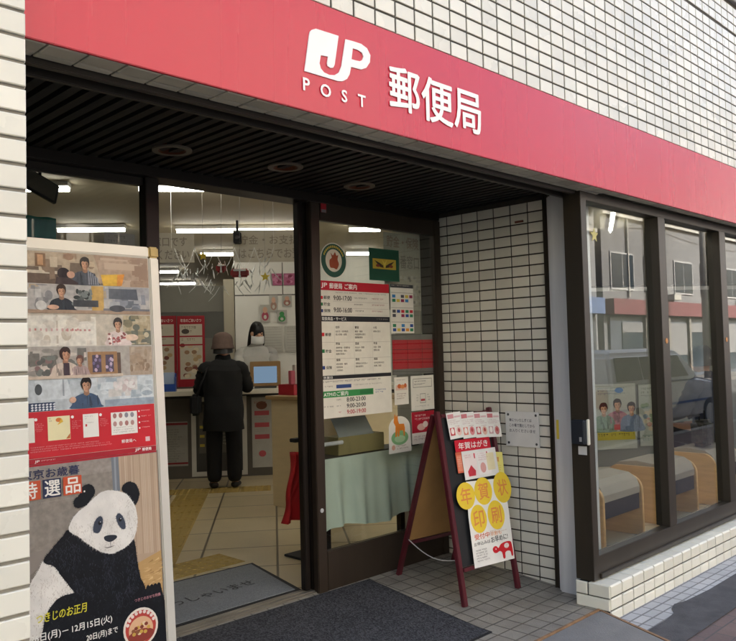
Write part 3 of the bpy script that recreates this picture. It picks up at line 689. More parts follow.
# panda poster
S = Sheet(A0-SN*.002, X3, SV)
FUR_W = mat('printed_white_fur', '#e2ddd5', .5, var=.16, vscale=14, spec=.2); FUR_B = mat('printed_black_fur', '#10131a', .5, var=.35, vscale=30, spec=.2)
S.board(-.522, -1.48, -.038, -.7455, '#8b8279', .003)
S.rect(-.522,-.80,-.19,-.752,photo_ink('#998f86'),1); S.rect(-.522,-1.02,-.19,-.80,photo_ink('#8f867c'),1); S.rect(-.522,-.752,-.042,-.7458,'#a81c2b',1)
S.poly([(-.190,-.752),(-.042,-.755),(-.042,-1.109),(-.126,-1.139),(-.165,-1.10),(-.19,-.95)],'#b19a82',1.2)
for i in range(24):
    a = -.186+i*.0062; S.poly([(a,-.753),(a+.0028,-.753),(a+.0022,-1.11+abs(a)*.1),(a-.0006,-1.11+abs(a)*.1)],random.choice(['#bda58c','#ab917a','#c4af98']),1.6)
S.poly([(-.217,-.752),(-.190,-.752),(-.188,-.87),(-.214,-.87)],'#74797f',2); S.rect(-.207,-.87,-.2,-.752,'#8f9499',2.3)
S.poly([(-.16,-1.135),(-.042,-1.10),(-.042,-1.25),(-.12,-1.25)],'#b7935f',2)
for i in range(60):
    a, b = -.13+random.random()*.085, -1.13-random.random()*.11; S.poly([(a,b),(a+.02,b+random.uniform(-.006,.012)),(a+.021,b+.003)],random.choice(['#cfae7c','#9f7c4c','#c3a06d']),2.5)
P_white = [(-.52,-1.28),(-.515,-1.144),(-.481,-1.084),(-.461,-1.055),(-.428,-1.074),(-.401,-1.115),(-.363,-1.168),(-.314,-1.211),(-.325,-1.228),(-.396,-1.244),(-.455,-1.276)]
P_body = [(-.461,-1.055),(-.431,-1.019),(-.396,-.987),(-.375,-.970),(-.346,-.994),(-.306,-1.031),(-.255,-1.066),(-.201,-1.069),(-.150,-1.040),(-.140,-1.075),(-.135,-1.127),(-.126,-1.180),(-.113,-1.224),(-.178,-1.269),(-.263,-1.258),(-.314,-1.221),(-.363,-1.174),(-.401,-1.118),(-.428,-1.078)]
P_dark = [(-.478,-1.48),(-.47,-1.262),(-.433,-1.192),(-.393,-1.176),(-.333,-1.185),(-.253,-1.246),(-.119,-1.222),(-.073,-1.223),(-.046,-1.245),(-.044,-1.48)]
S.poly([(-.52,-1.28),(-.52,-1.10),(-.475,-1.07),(-.46,-1.48),(-.52,-1.48)],'#7d746a',2.2)
S.poly(P_white,FUR_W,3,smooth=5,jag=.0012); S.poly(P_body,FUR_B,4,smooth=6,jag=.0012); S.poly(P_dark,FUR_B,5,smooth=6,jag=.0010)
for (a0,b0,a1,b1,n_) in ((-.26,-1.18,-.22,-1.08,90),(-.18,-1.22,-.15,-1.09,90),(-.41,-1.10,-.34,-1.02,110),(-.36,-1.20,-.30,-1.12,70),(-.22,-1.26,-.15,-1.2,70)):
    strokes(S,a0,b0,a1,b1,[ink('#2a2e3a'),ink('#323643'),ink('#20232c')],n_,5.5,.018,inpoly(P_body))
for q in (-.10,-.086,-.072,-.058): S.ell(q,-1.222,.008,.012,'#0e1015',6)
tufts(S,P_white,FUR_W,3.2); tufts(S,P_body,FUR_B,4.2); tufts(S,P_dark,FUR_B,5.2,.006)
strokes(S,-.52,-1.28,-.31,-1.05,[ink('#c6beb4'),ink('#dcd6cd'),ink('#b8aea2')],600,3.6,.014,inpoly(P_white))
strokes(S,-.47,-1.27,-.11,-.97,[ink('#2a2e39'),ink('#0f1116'),ink('#353a46')],1100,4.7,.014,inpoly(P_body))
strokes(S,-.47,-1.47,-.05,-1.18,[ink('#262a34'),ink('#0f1116')],700,5.6,.014,inpoly(P_dark))
earL = [(-.352,-.898),(-.354,-.878),(-.335,-.861),(-.324,-.838),(-.303,-.831),(-.286,-.841),(-.281,-.864),(-.295,-.882),(-.311,-.900),(-.337,-.905)]
earR = [(-.183,-.868),(-.174,-.849),(-.152,-.843),(-.129,-.855),(-.117,-.883),(-.121,-.908),(-.136,-.927),(-.149,-.911),(-.168,-.884)]
S.poly(earL,FUR_B,6,smooth=5,jag=.001); S.poly(earR,FUR_B,6,smooth=5,jag=.001)
head = [(-.375,-.972),(-.364,-.940),(-.338,-.915),(-.311,-.900),(-.284,-.879),(-.257,-.865),(-.225,-.863),(-.192,-.872),(-.165,-.886),(-.144,-.915),(-.132,-.948),(-.130,-.985),(-.137,-1.019),(-.150,-1.043),(-.173,-1.061),(-.201,-1.071),(-.229,-1.076),(-.255,-1.068),(-.281,-1.053),(-.306,-1.033),(-.326,-1.015),(-.346,-.996)]
S.poly(head,FUR_W,7,smooth=6,jag=.0010)
tufts(S,earL,FUR_B,6.3,.006); tufts(S,earR,FUR_B,6.3,.006); tufts(S,head,FUR_W,7.1,.006)
ih = inpoly(head)
strokes(S,-.375,-1.076,-.13,-.863,[ink('#cfc8bf'),ink('#e0dbd4'),ink('#d8d2ca'),ink('#dad5cd')],420,7.4,.011,ih)
strokes(S,-.375,-1.076,-.29,-.96,[ink('#bdb5ab'),ink('#c6beb4')],160,7.45,.013,ih); strokes(S,-.17,-1.07,-.13,-.90,[ink('#c3bbb1'),ink('#b9b0a6')],120,7.45,.011,ih)
S.ell(-.235,-1.035,.052,.034,FUR_W,7.6); pass
eL = [(-.291,-.992),(-.291,-.972),(-.280,-.951),(-.265,-.944),(-.257,-.955),(-.260,-.977),(-.273,-.998)]; eR = [(-.209,-.956),(-.199,-.945),(-.187,-.954),(-.177,-.977),(-.176,-.999),(-.189,-1.000),(-.202,-.982)]
tufts(S,eL,ink('#323844'),8.1,.005,.002); tufts(S,eR,ink('#323844'),8.1,.005,.002); S.poly(eL,'#3b4250',8.2,smooth=5); S.poly(eR,'#3b4250',8.2,smooth=5); S.ell(-.268,-.966,.006,.007,'#10121a',9); S.ell(-.194,-.967,.006,.007,'#10121a',9); S.ell(-.266,-.963,.0018,.0018,'#c9ced6',9.6); S.ell(-.192,-.964,.0018,.0018,'#c9ced6',9.6)
S.poly([(-.255,-1.015),(-.237,-1.012),(-.212,-1.017),(-.210,-1.027),(-.232,-1.036),(-.251,-1.028)],'#2c2f38',9,smooth=4); S.rect(-.2335,-1.050,-.2315,-1.034,'#6a6662',9)
S.poly([(-.258,-1.047),(-.246,-1.0515),(-.232,-1.0505),(-.217,-1.049),(-.231,-1.0545),(-.246,-1.0548)],'#77706b',9)
strokes(S,-.275,-1.062,-.195,-1.030,[ink('#b9b1a8'),ink('#cfc8c0')],120,8.6,.007)
strokes(S,-.262,-1.008,-.205,-.955,[ink('#d5cfc7'),ink('#c3bbb2')],90,8.0,.010)
S.text('東京お歳暮',-.525,-.792,.193,.030,'#2b3050',10,.014)
for a0, a1, c in ((-.53,-.463,'#c4502c'),(-.456,-.396,'#252c4a'),(-.389,-.326,'#c4502c')): S.rect(a0,-.857,a1,-.797,c,10)
for a, ch in ((-.524,'特'),(-.450,'選'),(-.381,'品')): S.text(ch,a,-.852,.050,.050,'#efe9df',11,.014)
S.ell(-.318,-.853,.003,.003,'#efe9df',11); S.greek(-.47,-.868,.12,1,.006,'#a59d92')
S.text('つきじのお正月',-.492,-1.244,.165,.029,'#d8cf3c',11,.012,slant=.08)
S.text('10月26日(月)－',-.56,-1.303,.17,.028,'#ece8e0',11,.016); S.text('12月15日(火)',-.377,-1.303,.138,.028,'#ece8e0',11,.016); S.text('20日(月)まで',-.33,-1.343,.11,.024,'#ece8e0',11,.012); S.greek(-.40,-1.27,.04,1,.007,'#cfcac2')
S.text('つきじのおせち特集',-.154,-1.256,.10,.011,'#c98f95',11,.006); S.greek(-.13,-1.262,.07,1,.007,'#d5d0c9')
S.ell(-.135,-1.345,.066,.066,'#e2d6c8',10.4); S.ell(-.135,-1.345,.058,.058,'#b8433a',10.8); S.ell(-.135,-1.352,.046,.044,'#dcae87',11.2); S.ell(-.135,-1.372,.05,.022,'#8c3b30',11.6)
for i in range(9): S.ell(-.135+.052*math.cos(R(20+i*17.5)),-1.345+.052*math.sin(R(20+i*17.5)),.006,.006,'#e6d2c8',11.8)
for i in range(16): S.ell(-.135+random.uniform(-.03,.03),-1.35+random.uniform(-.015,.02),.007,.006,random.choice(['#c9a24a','#7b3a2a','#e2c9a4','#8c5a38']),12)
S.build('panda_poster', st)
m = MB()
P = [A0+X3*a+SV*b+SN*.0035 for a, b in ((-.522,-1.48),(-.038,-1.48),(-.038,-.039),(-.522,-.039))]
m.add(P, [(0,1,2,3)]); m.build('clear_cover', glass('poster_cover', (.97,.97,.97), 1.2), st)

# ------------------------------------------------------------------ A-frame sign
af = root('a_frame_sign', 'dark red wooden A-frame sign covered in flyers beside the tiled side wall', 'sign', (3.6, 2.9, 0))
REDW = mat('dark_red_wood', '#541922', .35, var=.2, vscale=7, stretch=(6,6,.8), coat=.2)
FL, FR_, AL, AR = Vector((3.338,2.658,.016)), Vector((3.805,2.636,.010)), Vector((3.44,2.90,1.033)), Vector((3.907,2.878,1.027))
UB = (FR_-FL).normalized()
BL, BRr = Vector((3.440,3.235,.061)), Vector((3.905,3.19,.058))
for a, b in ((FL,AL),(FR_,AR)):
    m = MB(); m.bar(a, b+(b-a)*.012, .034, .024, (0,1,.2)); m.build('front_leg', REDW, af, bevel=.003)
for a, b in ((BL,AL+Vector((-.001,.026,-.006))),(BRr,AR+Vector((0,.026,-.006)))):
    m = MB(); m.bar(a, b, .034, .022, (0,1,-.2)); m.build('rear_leg', REDW, af, bevel=.003)
def fp(s, t, d=0.0):        # a point on the leaning front: s from left leg to right leg, t from foot to top
    L_ = FL.lerp(AL, t); R_ = FR_.lerp(AR, t); n = (FR_-FL).cross(AL-FL).normalized()
    return L_.lerp(R_, s)+n*d
def bp_(s, t): return BL.lerp(AL+Vector((0,.026,-.006)), t).lerp(BRr.lerp(AR+Vector((0,.026,-.006)), t), s)
for f_, n_, t_ in ((fp,'front_rail',.175),(fp,'front_rail',.985),(bp_,'rear_rail',.2),(bp_,'rear_rail',.975)):
    m = MB(); m.bar(f_(.04,t_),f_(.96,t_),.03,.02,(0,.2,1)); m.build(n_, REDW, af, bevel=.003)
m = MB(); q = [fp(.03,.19,-.004),fp(.97,.19,-.004),fp(.97,.975,-.004),fp(.03,.975,-.004)]; q2 = [p+Vector((0,.006,-.002)) for p in q]
m.add(q+q2, [(0,1,2,3),(7,6,5,4),(0,4,5,1),(1,5,6,2),(2,6,7,3),(3,7,4,0)]); m.build('front_board', mat('blackboard', '#1a1a1c', .7, var=.2), af)
m = MB(); q = [bp_(.03,.215),bp_(.97,.215),bp_(.97,.96),bp_(.03,.96)]; q2 = [p+Vector((0,.006,.002)) for p in q]
m.add(q+q2, [(0,1,2,3),(7,6,5,4),(0,4,5,1),(1,5,6,2),(2,6,7,3),(3,7,4,0)]); m.build('rear_board', mat('tan_hardboard', '#a87f4c', .7, var=.15, vscale=4), af)
m = MB(); a, b = fp(.02,.23), bp_(.02,.23)
m.tube([a.lerp(b,i/10)+Vector((0,0,-.05*math.sin(math.pi*i/10))) for i in range(11)], .003, 6); m.build('chain', STEEL, af)
def on_board(d, s=0, t=0, rot=0):
    O = FL + UB*s + (AL-FL).normalized()*t
    n = (FR_-FL).cross(AL-FL).normalized()
    U_ = (UB*math.cos(rot)+(AL-FL).normalized()*math.sin(rot)); V_ = ((AL-FL).normalized()*math.cos(rot)-UB*math.sin(rot))
    return Sheet(O+n*d, U_, V_)
PAPER = '#e6e2da'
# top row of leaflets
for i in range(4):
    S = on_board(.020+.0012*i, .060+i*.112, .893-.004*i, R(3-2*i))
    S.board(0,0,.125,.152,PAPER,.0006); S.rect(.008,.118,.06,.143,random.choice(['#cf8f92','#c9787c']),1); S.rect(.065,.12,.118,.13,'#d9b3b2',1)
    S.greek(.008,.108,.11,3,.010,'#b98f8f'); S.rect(.01,.02,.05,.065,['#c54a4d','#d77d6c','#c65a5e','#c9a0a0'][i],1.5); S.ell(.03,.045,.014,.018,'#efe3da',2); S.ell(.086,.04,.022,.026,['#e6c0b4','#d98a8a','#e0b5a0','#c9827e'][i],1.5); S.ell(.086,.045,.01,.012,'#b4494c',2); S.greek(.06,.072,.05,1,.008,'#a04a4c')
    tag(S.build('leaflet'), ['white leaflet at the left end of the top row on the A-frame sign','second white leaflet from the left in the top row on the A-frame sign','third white leaflet from the left in the top row on the A-frame sign','white leaflet at the right end of the top row on the A-frame sign'][i], 'leaflet', 'leaflets fanned along the top of the A-frame sign')
S = on_board(.012, 0, 0); S.board(.092,.70,.150,.818,'#d9694a',.0006); S.rect(.098,.71,.14,.80,'#e38a6c',1); S.greek(.1,.79,.035,5,.012,'#f0c9b4')
tag(S.build('flyer'), 'narrow orange flyer sticking out beside the new year card flyer on the A-frame sign', 'flyer')
S = on_board(.014, .396, .655, R(-6)); S.board(0,0,.10,.14,'#e8dc7c',.0006); S.text('年賀',.012,.08,.05,.03,'#d77d3c',2,.01); S.greek(.012,.06,.07,4,.012,'#c9a34a')
tag(S.build('flyer'), 'pale yellow flyer at the right edge of the new year card flyer', 'flyer')
S = on_board(.017, 0, 0); S.board(.138,.655,.446,.818,PAPER,.0006); S.board(.092,.8185,.408,.886,'#cc1f33',.0006)
S.text('年賀はがき',.120,.830,.262,.040,'#f0e9e2',2,.012); 
S.rect(.15,.67,.26,.80,'#ecdcd6',1); S.rect(.27,.67,.38,.80,'#eee6e0',1); S.poly([(.17,.70),(.205,.735),(.24,.70),(.235,.672),(.175,.672)],'#c63a45',2); S.ell(.31,.71,.025,.03,'#d9a29a',2); S.rect(.35,.69,.42,.79,'#e5d9b0',2)
S.greek(.155,.795,.06,2,.012,'#c99a98'); S.greek(.275,.795,.09,4,.012,'#c99a98'); S.rect(.24,.77,.25,.80,'#c63a45',2); S.rect(.355,.77,.365,.80,'#c63a45',2)
tag(S.build('flyer'), 'white new year card flyer with a red heading in the middle of the A-frame sign', 'flyer')
S = on_board(.022, 0, 0)
S.mb.prism([(.135,.647),(.480,.630),(.470,.40),(.454,.170),(.100,.178),(.111,.45)], S.O-S.N*.0007, S.U, S.V, .0006, S.mi('#e9e5dc'))
YD_, OR_ = '#e9c83c', '#de8d4a'
for a, b, ra, rb in ((.115,.570,.078,.075),(.271,.578,.078,.078),(.447,.578,.082,.090)): S.mb.prism([(a+ra*math.cos(2*math.pi*k/32), b+rb*math.sin(2*math.pi*k/32)) for k in range(32)], S.O+S.N*.0001*a, S.U, S.V, .0009, S.mi(YD_))
for a, b, ra, rb in ((.195,.432,.070,.078),(.351,.432,.076,.082)): S.ell(a,b,ra,rb,YD_,2,n=32)
for a, b, ch in ((.115,.570,'年'),(.271,.578,'賀'),(.447,.578,'状'),(.195,.432,'印'),(.351,.432,'刷')): S.text(ch,a-.045,b-.046,.09,.092,OR_,4,.012)
S.text('受付中',.135,.322,.13,.030,'#d9603c',3,.014); S.text('早割も',.272,.322,.10,.024,'#e39a6a',3,.008)
S.text('お申込みは',.122,.290,.14,.020,'#3a3634',3,.004); S.text('お早めに!',.272,.286,.15,.032,'#2c2a2a',3,.012)
S.greek(.128,.268,.13,5,.014,'#6a615c'); S.greek(.275,.352,.16,2,.012,'#c9a48a')
OX = [(.272,.252),(.290,.264),(.310,.262),(.325,.250),(.350,.268),(.400,.274),(.440,.268),(.448,.240),(.446,.192),(.430,.190),(.426,.214),(.404,.222),(.378,.216),(.372,.188),(.354,.188),(.350,.220),(.330,.232),(.304,.226),(.280,.232)]
S.poly(OX,'#c9242c',3,smooth=3); S.ell(.398,.252,.022,.014,'#e9dfd6',4); S.ell(.300,.248,.004,.004,'#f0e8e2',4); S.greek(.385,.258,.03,3,.007,'#c9242c',4.5)
tag(S.build('poster'), 'white poster with large yellow discs and a red ox on the lower A-frame sign', 'poster')

# ------------------------------------------------------------------ mats
def floor_quad(m, pts, z0, th, n=12):
    """a thin mat that follows the floor: pts = front left, front right, back right, back left"""
    fl, f_r, b_r, b_l = (Vector((*p, 0)) for p in pts)
    def pt(u, v, dz):
        p = fl.lerp(f_r, u).lerp(b_l.lerp(b_r, u), v); return (p.x, p.y, z0(p.y)+dz)
    m.grid(lambda u, v: pt(u, v, th), 10, n)
    ring = [(i/10, 0) for i in range(10)]+[(1, j/n) for j in range(n)]+[(1-i/10, 1) for i in range(10)]+[(0, 1-j/n) for j in range(n)]
    k = len(ring); m.add([pt(u, v, th) for u, v in ring]+[pt(u, v, .001) for u, v in ring], [(i, k+i, k+(i+1)%k, (i+1)%k) for i in range(k)])
mt = root('door_mat', 'large dark blue grey ribbed door mat on the tiled floor outside the entrance', 'mat', (2.4, 2.8, 0))
m = MB(); floor_quad(m, ((1.0,2.34),(3.146,2.362),(3.226,3.272),(1.0,3.30)), zf, .009); m.build('carpet', mat_rug('dark_mat_pile', '#1f1f22', '#59595b', 130), mt)
m = MB(); floor_quad(m, ((.99,2.328),(3.158,2.350),(3.240,3.286),(.99,3.312)), zf, .006); m.build('rubber_edge', RUBBER, mt)
mt = root('door_mat', 'light grey welcome mat with dark lettering just inside the entrance', 'mat', (2.4, 3.8, ZI))
zi = lambda y: ZI
m = MB(); floor_quad(m, ((1.25,3.475),(2.815,3.452),(2.97,4.075),(1.35,4.14)), zi, .008); m.build('carpet', mat_rug('grey_mat_pile', '#6f7275', '#94979a', 260), mt)
m = MB(); floor_quad(m, ((1.22,3.45),(2.84,3.425),(3.0,4.10),(1.33,4.17)), zi, .005); m.build('rubber_edge', RUBBER, mt)
S = Sheet((2.02,3.70,ZI+.0088), Vector((1,0,0)), Vector((.05,1,0))); S.text('いらっしゃいませ', 0, 0, .72, .095, '#2a2a30', 1, .01); S.build('lettering', mt)

# ------------------------------------------------------------------ notices on the right-hand glass door
YG = YL+.018-.0016
def glass_sheet(a0, b0, a1, b1, col, name, label, cat, group=None, draw=None, y=None, t=.0012):
    S = Sheet((a0, (y if y is not None else YG), b0), X3, Z3); w, h = a1-a0, b1-b0
    S.board(0,0,w,h,col,t)
    if draw: draw(S, w, h)
    return tag(S.build(name), label, cat, group)
HW = ((('切手','はがき・切手販売','収入印紙・封筒'),('書留','書留・速達','内容証明の受付','国際郵便物'),('小包','荷物の受付')),(('貯金','通常貯金・定期貯金','財形貯金・積立','国債の取扱い'),('送金','払込み・振替','国際送金'),('年金','年金・恩給','受取口座')),(('保険','終身保険・養老','学資保険','入院特約'),('契約','保険金のお支払い','契約者貸付'),('相談','住所変更手続き','各種ご相談')))
def hours(S, w, h):
    B = lambda z: z-1.025
    S.rect(0,B(1.760),w,B(1.815),'#b81f2e',1); S.text('JP',.012,B(1.772),.045,.030,'#efe8e2',2,.03); S.text('郵便局',.075,B(1.771),.10,.032,'#efe8e2',2,.02); S.text('ご案内',.195,B(1.771),.10,.032,'#efe8e2',2,.02)
    for i, (c, t, hr) in enumerate((('#c6202c','郵便','9:00-17:00'),('#2f7a4a','貯金','9:00-16:00'),('#2b3f7a','保険','9:00-16:00'))):
        z = 1.708-i*.038; S.rect(.005,B(z),.022,B(z+.018),c,2); S.text(t,.028,B(z),.05,.02,'#33302e',2,.012)
        if i != 1: S.text(hr,.105,B(z-.004+(.006 if i == 2 else 0)),.145,.027,'#4a4442',2,.02)
        S.greek(.27,B(z+.016),.12,1,.015,'#7b7470'); S.greek(.42,B(z+.016),.13,1,.015,'#b9797a')
        S.rect(.1,B(z-.012),w-.01,B(z-.0105),'#b5aea4',1.5)
    S.greek(.12,B(1.752),.42,1,.012,'#7b7470')
    S.rect(0,B(1.580),w,B(1.612),'#2a2a2e',1); S.text('取扱商品・サービス',.012,B(1.586),.19,.02,'#e8e4dc',2,.012); S.greek(.46,B(1.60),.1,1,.012,'#aaa59c')
    for i, (c, t) in enumerate((('#c6202c','郵便'),('#2f7a4a','貯金'),('#2b3f7a','保険'))):
        z = 1.495-i*.095; S.rect(.008,B(z),.027,B(z+.02),c,2); S.text(t,.034,B(z),.045,.019,'#33302e',2,.012)
        for k in range(3):
            W_ = HW[i][k]; S.text(W_[0],.115+k*.155,B(z+.044),.016*len(W_[0]),.015,'#4a4442',2,.012)
            for r_, tx in enumerate(W_[1:]): S.text(tx,.115+k*.155,B(z+.022-r_*.018),min(.138,.0125*len(tx)),.0115,'#5f5955',2,.006)
        S.rect(.0,B(z-.036),w,B(z-.0345),'#b5aea4',1.5)
    for k in range(3): S.rect(.105+k*.155,B(1.27),.1065+k*.155,B(1.578),'#c4bdb3',1.4)
    S.rect(0,B(1.247),w,B(1.268),'#2a2a2e',1); S.text('休業日',.012,B(1.250),.07,.015,'#e8e4dc',2,.012)
    S.greek(.01,B(1.238),.52,1,.018,'#6f6864'); S.rect(.11,B(1.193),.23,B(1.214),'#34497e',2); S.greek(.02,B(1.21),.07,1,.014,'#6f6864'); S.greek(.25,B(1.21),.28,1,.014,'#a89f96')
    S.rect(0,B(1.143),w*.72,B(1.180),'#3b8a4c',1); S.text('ATMのご案内',.012,B(1.149),.19,.026,'#eeeae2',2,.014); S.rect(.30,B(1.150),.405,B(1.174),'#2f7040',2); S.greek(.43,B(1.172),.1,2,.014,'#4d6a9a')
    for i, (t, c) in enumerate((('8:00-23:00','#3a3634'),('9:00-20:00','#3a3634'),('9:00-19:00','#b0323a'))): S.text(t,.19,B(1.112-i*.036),.155,.024,c,2,.02); S.greek(.11,B(1.13-i*.036),.04,1,.014,c)
    S.greek(.01,B(1.095),.075,1,.016,'#6f6864')
glass_sheet(2.938,1.025,3.512,1.815,'#dcd6c8','notice_poster','large opening hours poster with red, black and green headings on the glass door','poster',draw=hours)
S = Sheet((3.052, YG, 1.935), X3, Z3)
S.mb.prism([(.104*math.cos(2*math.pi*k/40), .104*math.sin(2*math.pi*k/40)) for k in range(40)], S.O-S.N*.0012, X3, Z3, .0012, S.mi('#d9d4c6'))
S.ell(0,0,.098,.098,'#2f5546',1,n=40); S.ell(0,0,.064,.066,'#d8cdb8',2,n=40)
S.poly([(-.03,-.04),(-.034,0),(-.016,.016),(-.024,.045),(-.006,.03),(.01,.05),(.022,.03),(.036,.034),(.03,.008),(.04,-.02),(.022,-.05),(.0,-.044)],'#9c4a2c',3,smooth=3)
for k in range(14):
    t = R(25+k*10); S.rect(.081*math.cos(t)-.005,.081*math.sin(t)-.006,.081*math.cos(t)+.004,.081*math.sin(t)+.007,'#c9b24a',3)
tag(S.build('sticker'), 'round dark green sticker with an orange shape high on the glass door', 'sticker')
def wings(S, w, h):
    S.rect(.03,.072,w-.03,.135,'#b39a3a',2); S.rect(.006,.006,w-.006,h-.006,'#1f4a38',1)
    S.poly([(.045,.125),(.09,.085),(.125,.08),(.122,.095),(.09,.11)],'#3a2c20',3); S.poly([(w-.045,.125),(w-.09,.085),(w-.125,.08),(w-.122,.095),(w-.09,.11)],'#3a2c20',3); S.poly([(.11,.135),(w/2,.08),(w-.11,.135),(w/2,.11)],'#c9b24a',4); S.ell(.075,.092,.018,.009,'#7c3a28',3); S.ell(w-.075,.092,.018,.009,'#7c3a28',3)
glass_sheet(3.344,1.836,3.612,2.034,'#2a5a46','sticker','square green sticker with a yellow emblem in the middle, on the glass door','sticker',draw=wings)
def logos(S, w, h):
    S.rect(0,h-.022,w,h,'#3a3a3e',1); S.greek(.01,h-.006,.17,1,.010,'#c9c4ba',2)
    cs = ['#b8303a','#2d4a8a','#2f7a56','#d08a3a','#4a4a50','#8a2a4a','#3a7ab0','#c9b04a']
    for blk, (z, nr) in enumerate(((h-.085,2),(h-.180,2),(h-.270,2))):
        for r in range(nr):
            for k in range(5):
                if random.random() < .85: S.rect(.015+k*.040,z-r*.027,.045+k*.040,z+.019-r*.027,random.choice(cs),2)
        S.rect(.005,z+.03,w-.005,z+.033,'#8a857c',1.5)
glass_sheet(3.524,1.512,3.738,1.820,'#d5d0c4','payment_notice','white sheet of small coloured payment marks at the edge of the opening hours poster','poster',draw=logos)
def big(S, w, h):
    S.text('貯金・保険',.03,.40,.30,.075,'#a08878',2,.012); S.text('は3番窓口',.06,.27,.27,.085,'#8f877c',2,.012)
    for i in range(60): S.ell(.13+random.random()*.2,.03+random.random()*.19,.012,.01,random.choice(['#a9a49a','#c4beb2','#8f8a80']),2)
glass_sheet(3.52,1.66,3.862,2.152,'#b9b2a2','hanging_notice','large white hanging paper with faint big lettering behind the glass door','notice',draw=big,y=YL+.06)
def panel6(S, w, h):
    S.rect(.0,.036,w,h-.036,'#c41f2c',1)
    for k in range(1,3): S.rect(w*k/3-.002,.036,w*k/3+.002,h-.036,'#74121b',2)
    for z in (h*.37,h*.62): S.rect(0,z-.002,w,z+.002,'#74121b',2)
glass_sheet(3.565,1.248,3.99,1.506,'#7a7872','red_panel','red panel with grey edges behind the right side of the glass door','panel',draw=panel6,y=YL+.05,t=.006)
def card1(S, w, h):
    S.rect(.012,.09,w-.012,h-.05,'#d9b9a6',1); S.ell(.045,.115,.018,.014,'#c8663a',2); S.ell(.075,.112,.02,.013,'#d88a52',2); S.ell(.10,.118,.012,.014,'#c8663a',2); S.greek(.02,.07,.09,3,.014,'#8a6a5a'); S.greek(.02,h-.015,.09,1,.012,'#8a8076')
glass_sheet(3.538,1.064,3.667,1.236,'#e0dacc','notice_card','small white card with an orange mark below the red panel','card',draw=card1)
def card2(S, w, h):
    for a0, a1, b0, b1 in ((.02,w-.02,h-.075,h-.072),(.02,w-.02,h-.022,h-.019),(.02,.023,h-.075,h-.019),(w-.023,w-.02,h-.075,h-.019)): S.rect(a0,b0,a1,b1,'#6a645c',1)
    S.greek(.03,h-.033,.16,2,.018,'#5a544e'); 
    for a0, a1, b0, b1 in ((.085,.140,.045,.048),(.085,.088,.045,.105),(.137,.140,.045,.105),(.085,.140,.103,.106)): S.rect(a0,b0,a1,b1,'#7a746c',1)
    S.rect(.092,.058,.133,.072,'#b4494c',2); S.greek(.05,.10,.02,3,.016,'#8a847c'); S.greek(.155,.10,.03,3,.016,'#8a847c'); S.greek(.04,.03,.15,1,.014,'#9a948c')
glass_sheet(3.691,1.016,3.915,1.238,'#e0dacc','notice_card','larger white card with a framed heading next to the small card with the orange mark','card',draw=card2)
def redcard(S, w, h):
    S.rect(0,.07,w,h,'#a51a2e',1); S.greek(.03,h-.02,.15,2,.022,'#e6c9c6',2); S.ell(.09,.105,.04,.022,'#d9b0a4',2); S.ell(.13,.12,.025,.02,'#e3d2c6',2); S.greek(.02,.05,.18,2,.018,'#a0767a')
glass_sheet(3.690,.804,3.910,1.008,'#dcd4c8','notice_card','dark red and white card behind the top of the A-frame sign','card',draw=redcard)
S = Sheet((3.474, YG-.001, .768), X3, Z3)
out = [(0,0),(.205,0),(.198,.15)]+[(.1+.098*math.cos(R(a)), .15+.075*math.sin(R(a))) for a in range(10,180,10)]+[(.004,.15)]
S.mb.prism(out, S.O-S.N*.0012, X3, Z3, .0012, S.mi('#e2ddd0')); S.ell(.1,.092,.078,.045,'#7fae7a',2); S.ell(.1,.085,.05,.022,'#a9c79a',2.5); S.ell(.04,.035,.016,.016,'#d8a58c',2); S.greek(.065,.045,.12,2,.016,'#9a8a7a')
S.poly([(.058,.10),(.062,.165),(.045,.19),(.050,.212),(.058,.245),(.068,.222),(.082,.235),(.086,.20),(.095,.178),(.14,.176),(.148,.15),(.146,.10),(.134,.10),(.130,.135),(.10,.136),(.094,.10),(.082,.10),(.080,.14),(.072,.10)],'#d9802f',3)
tag(S.build('sticker'), 'white arch shaped sticker with an orange four legged animal, low on the glass door', 'sticker')

# wall plaque, key box
pq = root('wall_plaque', 'white square notice plaque with four screws on the cream tiled side wall', 'plaque', (XW-.01, 2.72, .90))
S = Sheet((XW-.0165, 2.825, .80), -Y3, Z3); w, h = .238, .212
S.board(0,0,w,h,'#d3d2cc',.006); 
for i, t in enumerate(('傘についたしずくは','この場で落としてから','お入りくださいませ')): S.text(t,.028,.150-i*.032,[.16,.18,.185][i],.020,'#4a4a50',2,.012)
S.build('plate', pq)
for a, b in ((.02,.02),(.218,.02),(.02,.192),(.218,.192)):
    m = MB(); m.lathe([(0,.003),(.005,.0025),(.008,0)], (0,0,0), 12); m.v = [Vector((XW-.0168-p.z, 2.825-a-p.x, .80+b+p.y)) for p in m.v]; m.build('screw', mat('plaque_screw', '#4a4a4c', .35, metal=.8), pq)
kb = root('key_box', 'small black key switch box on the steel column beside the shop window', 'switch', (3.83, 2.2, .93))
m = MB(); m.box(3.762, 3.8085, 2.152, 2.232, .872, 1.002); m.build('housing', mat('black_box_plastic', '#22252b', .4), kb, bevel=.006, seg=3)
m = MB(); m.box(3.786, 3.8095, 2.141, 2.1515, .868, 1.006); m.build('side_plate', mat('cream_plate', '#c9c5b4', .5), kb, bevel=.003)
m = MB(); m.box(3.7595, 3.7615, 2.166, 2.180, .888, .912); m.build('keyhole', mat('keyhole_steel', '#cfcfcf', .3, metal=.7), kb)
m = MB(); m.box(3.8065, 3.8095, 2.165, 2.215, .812, .858); m.build('paper_tag', mat('paper_tag', '#c9c6c0', .6), kb)

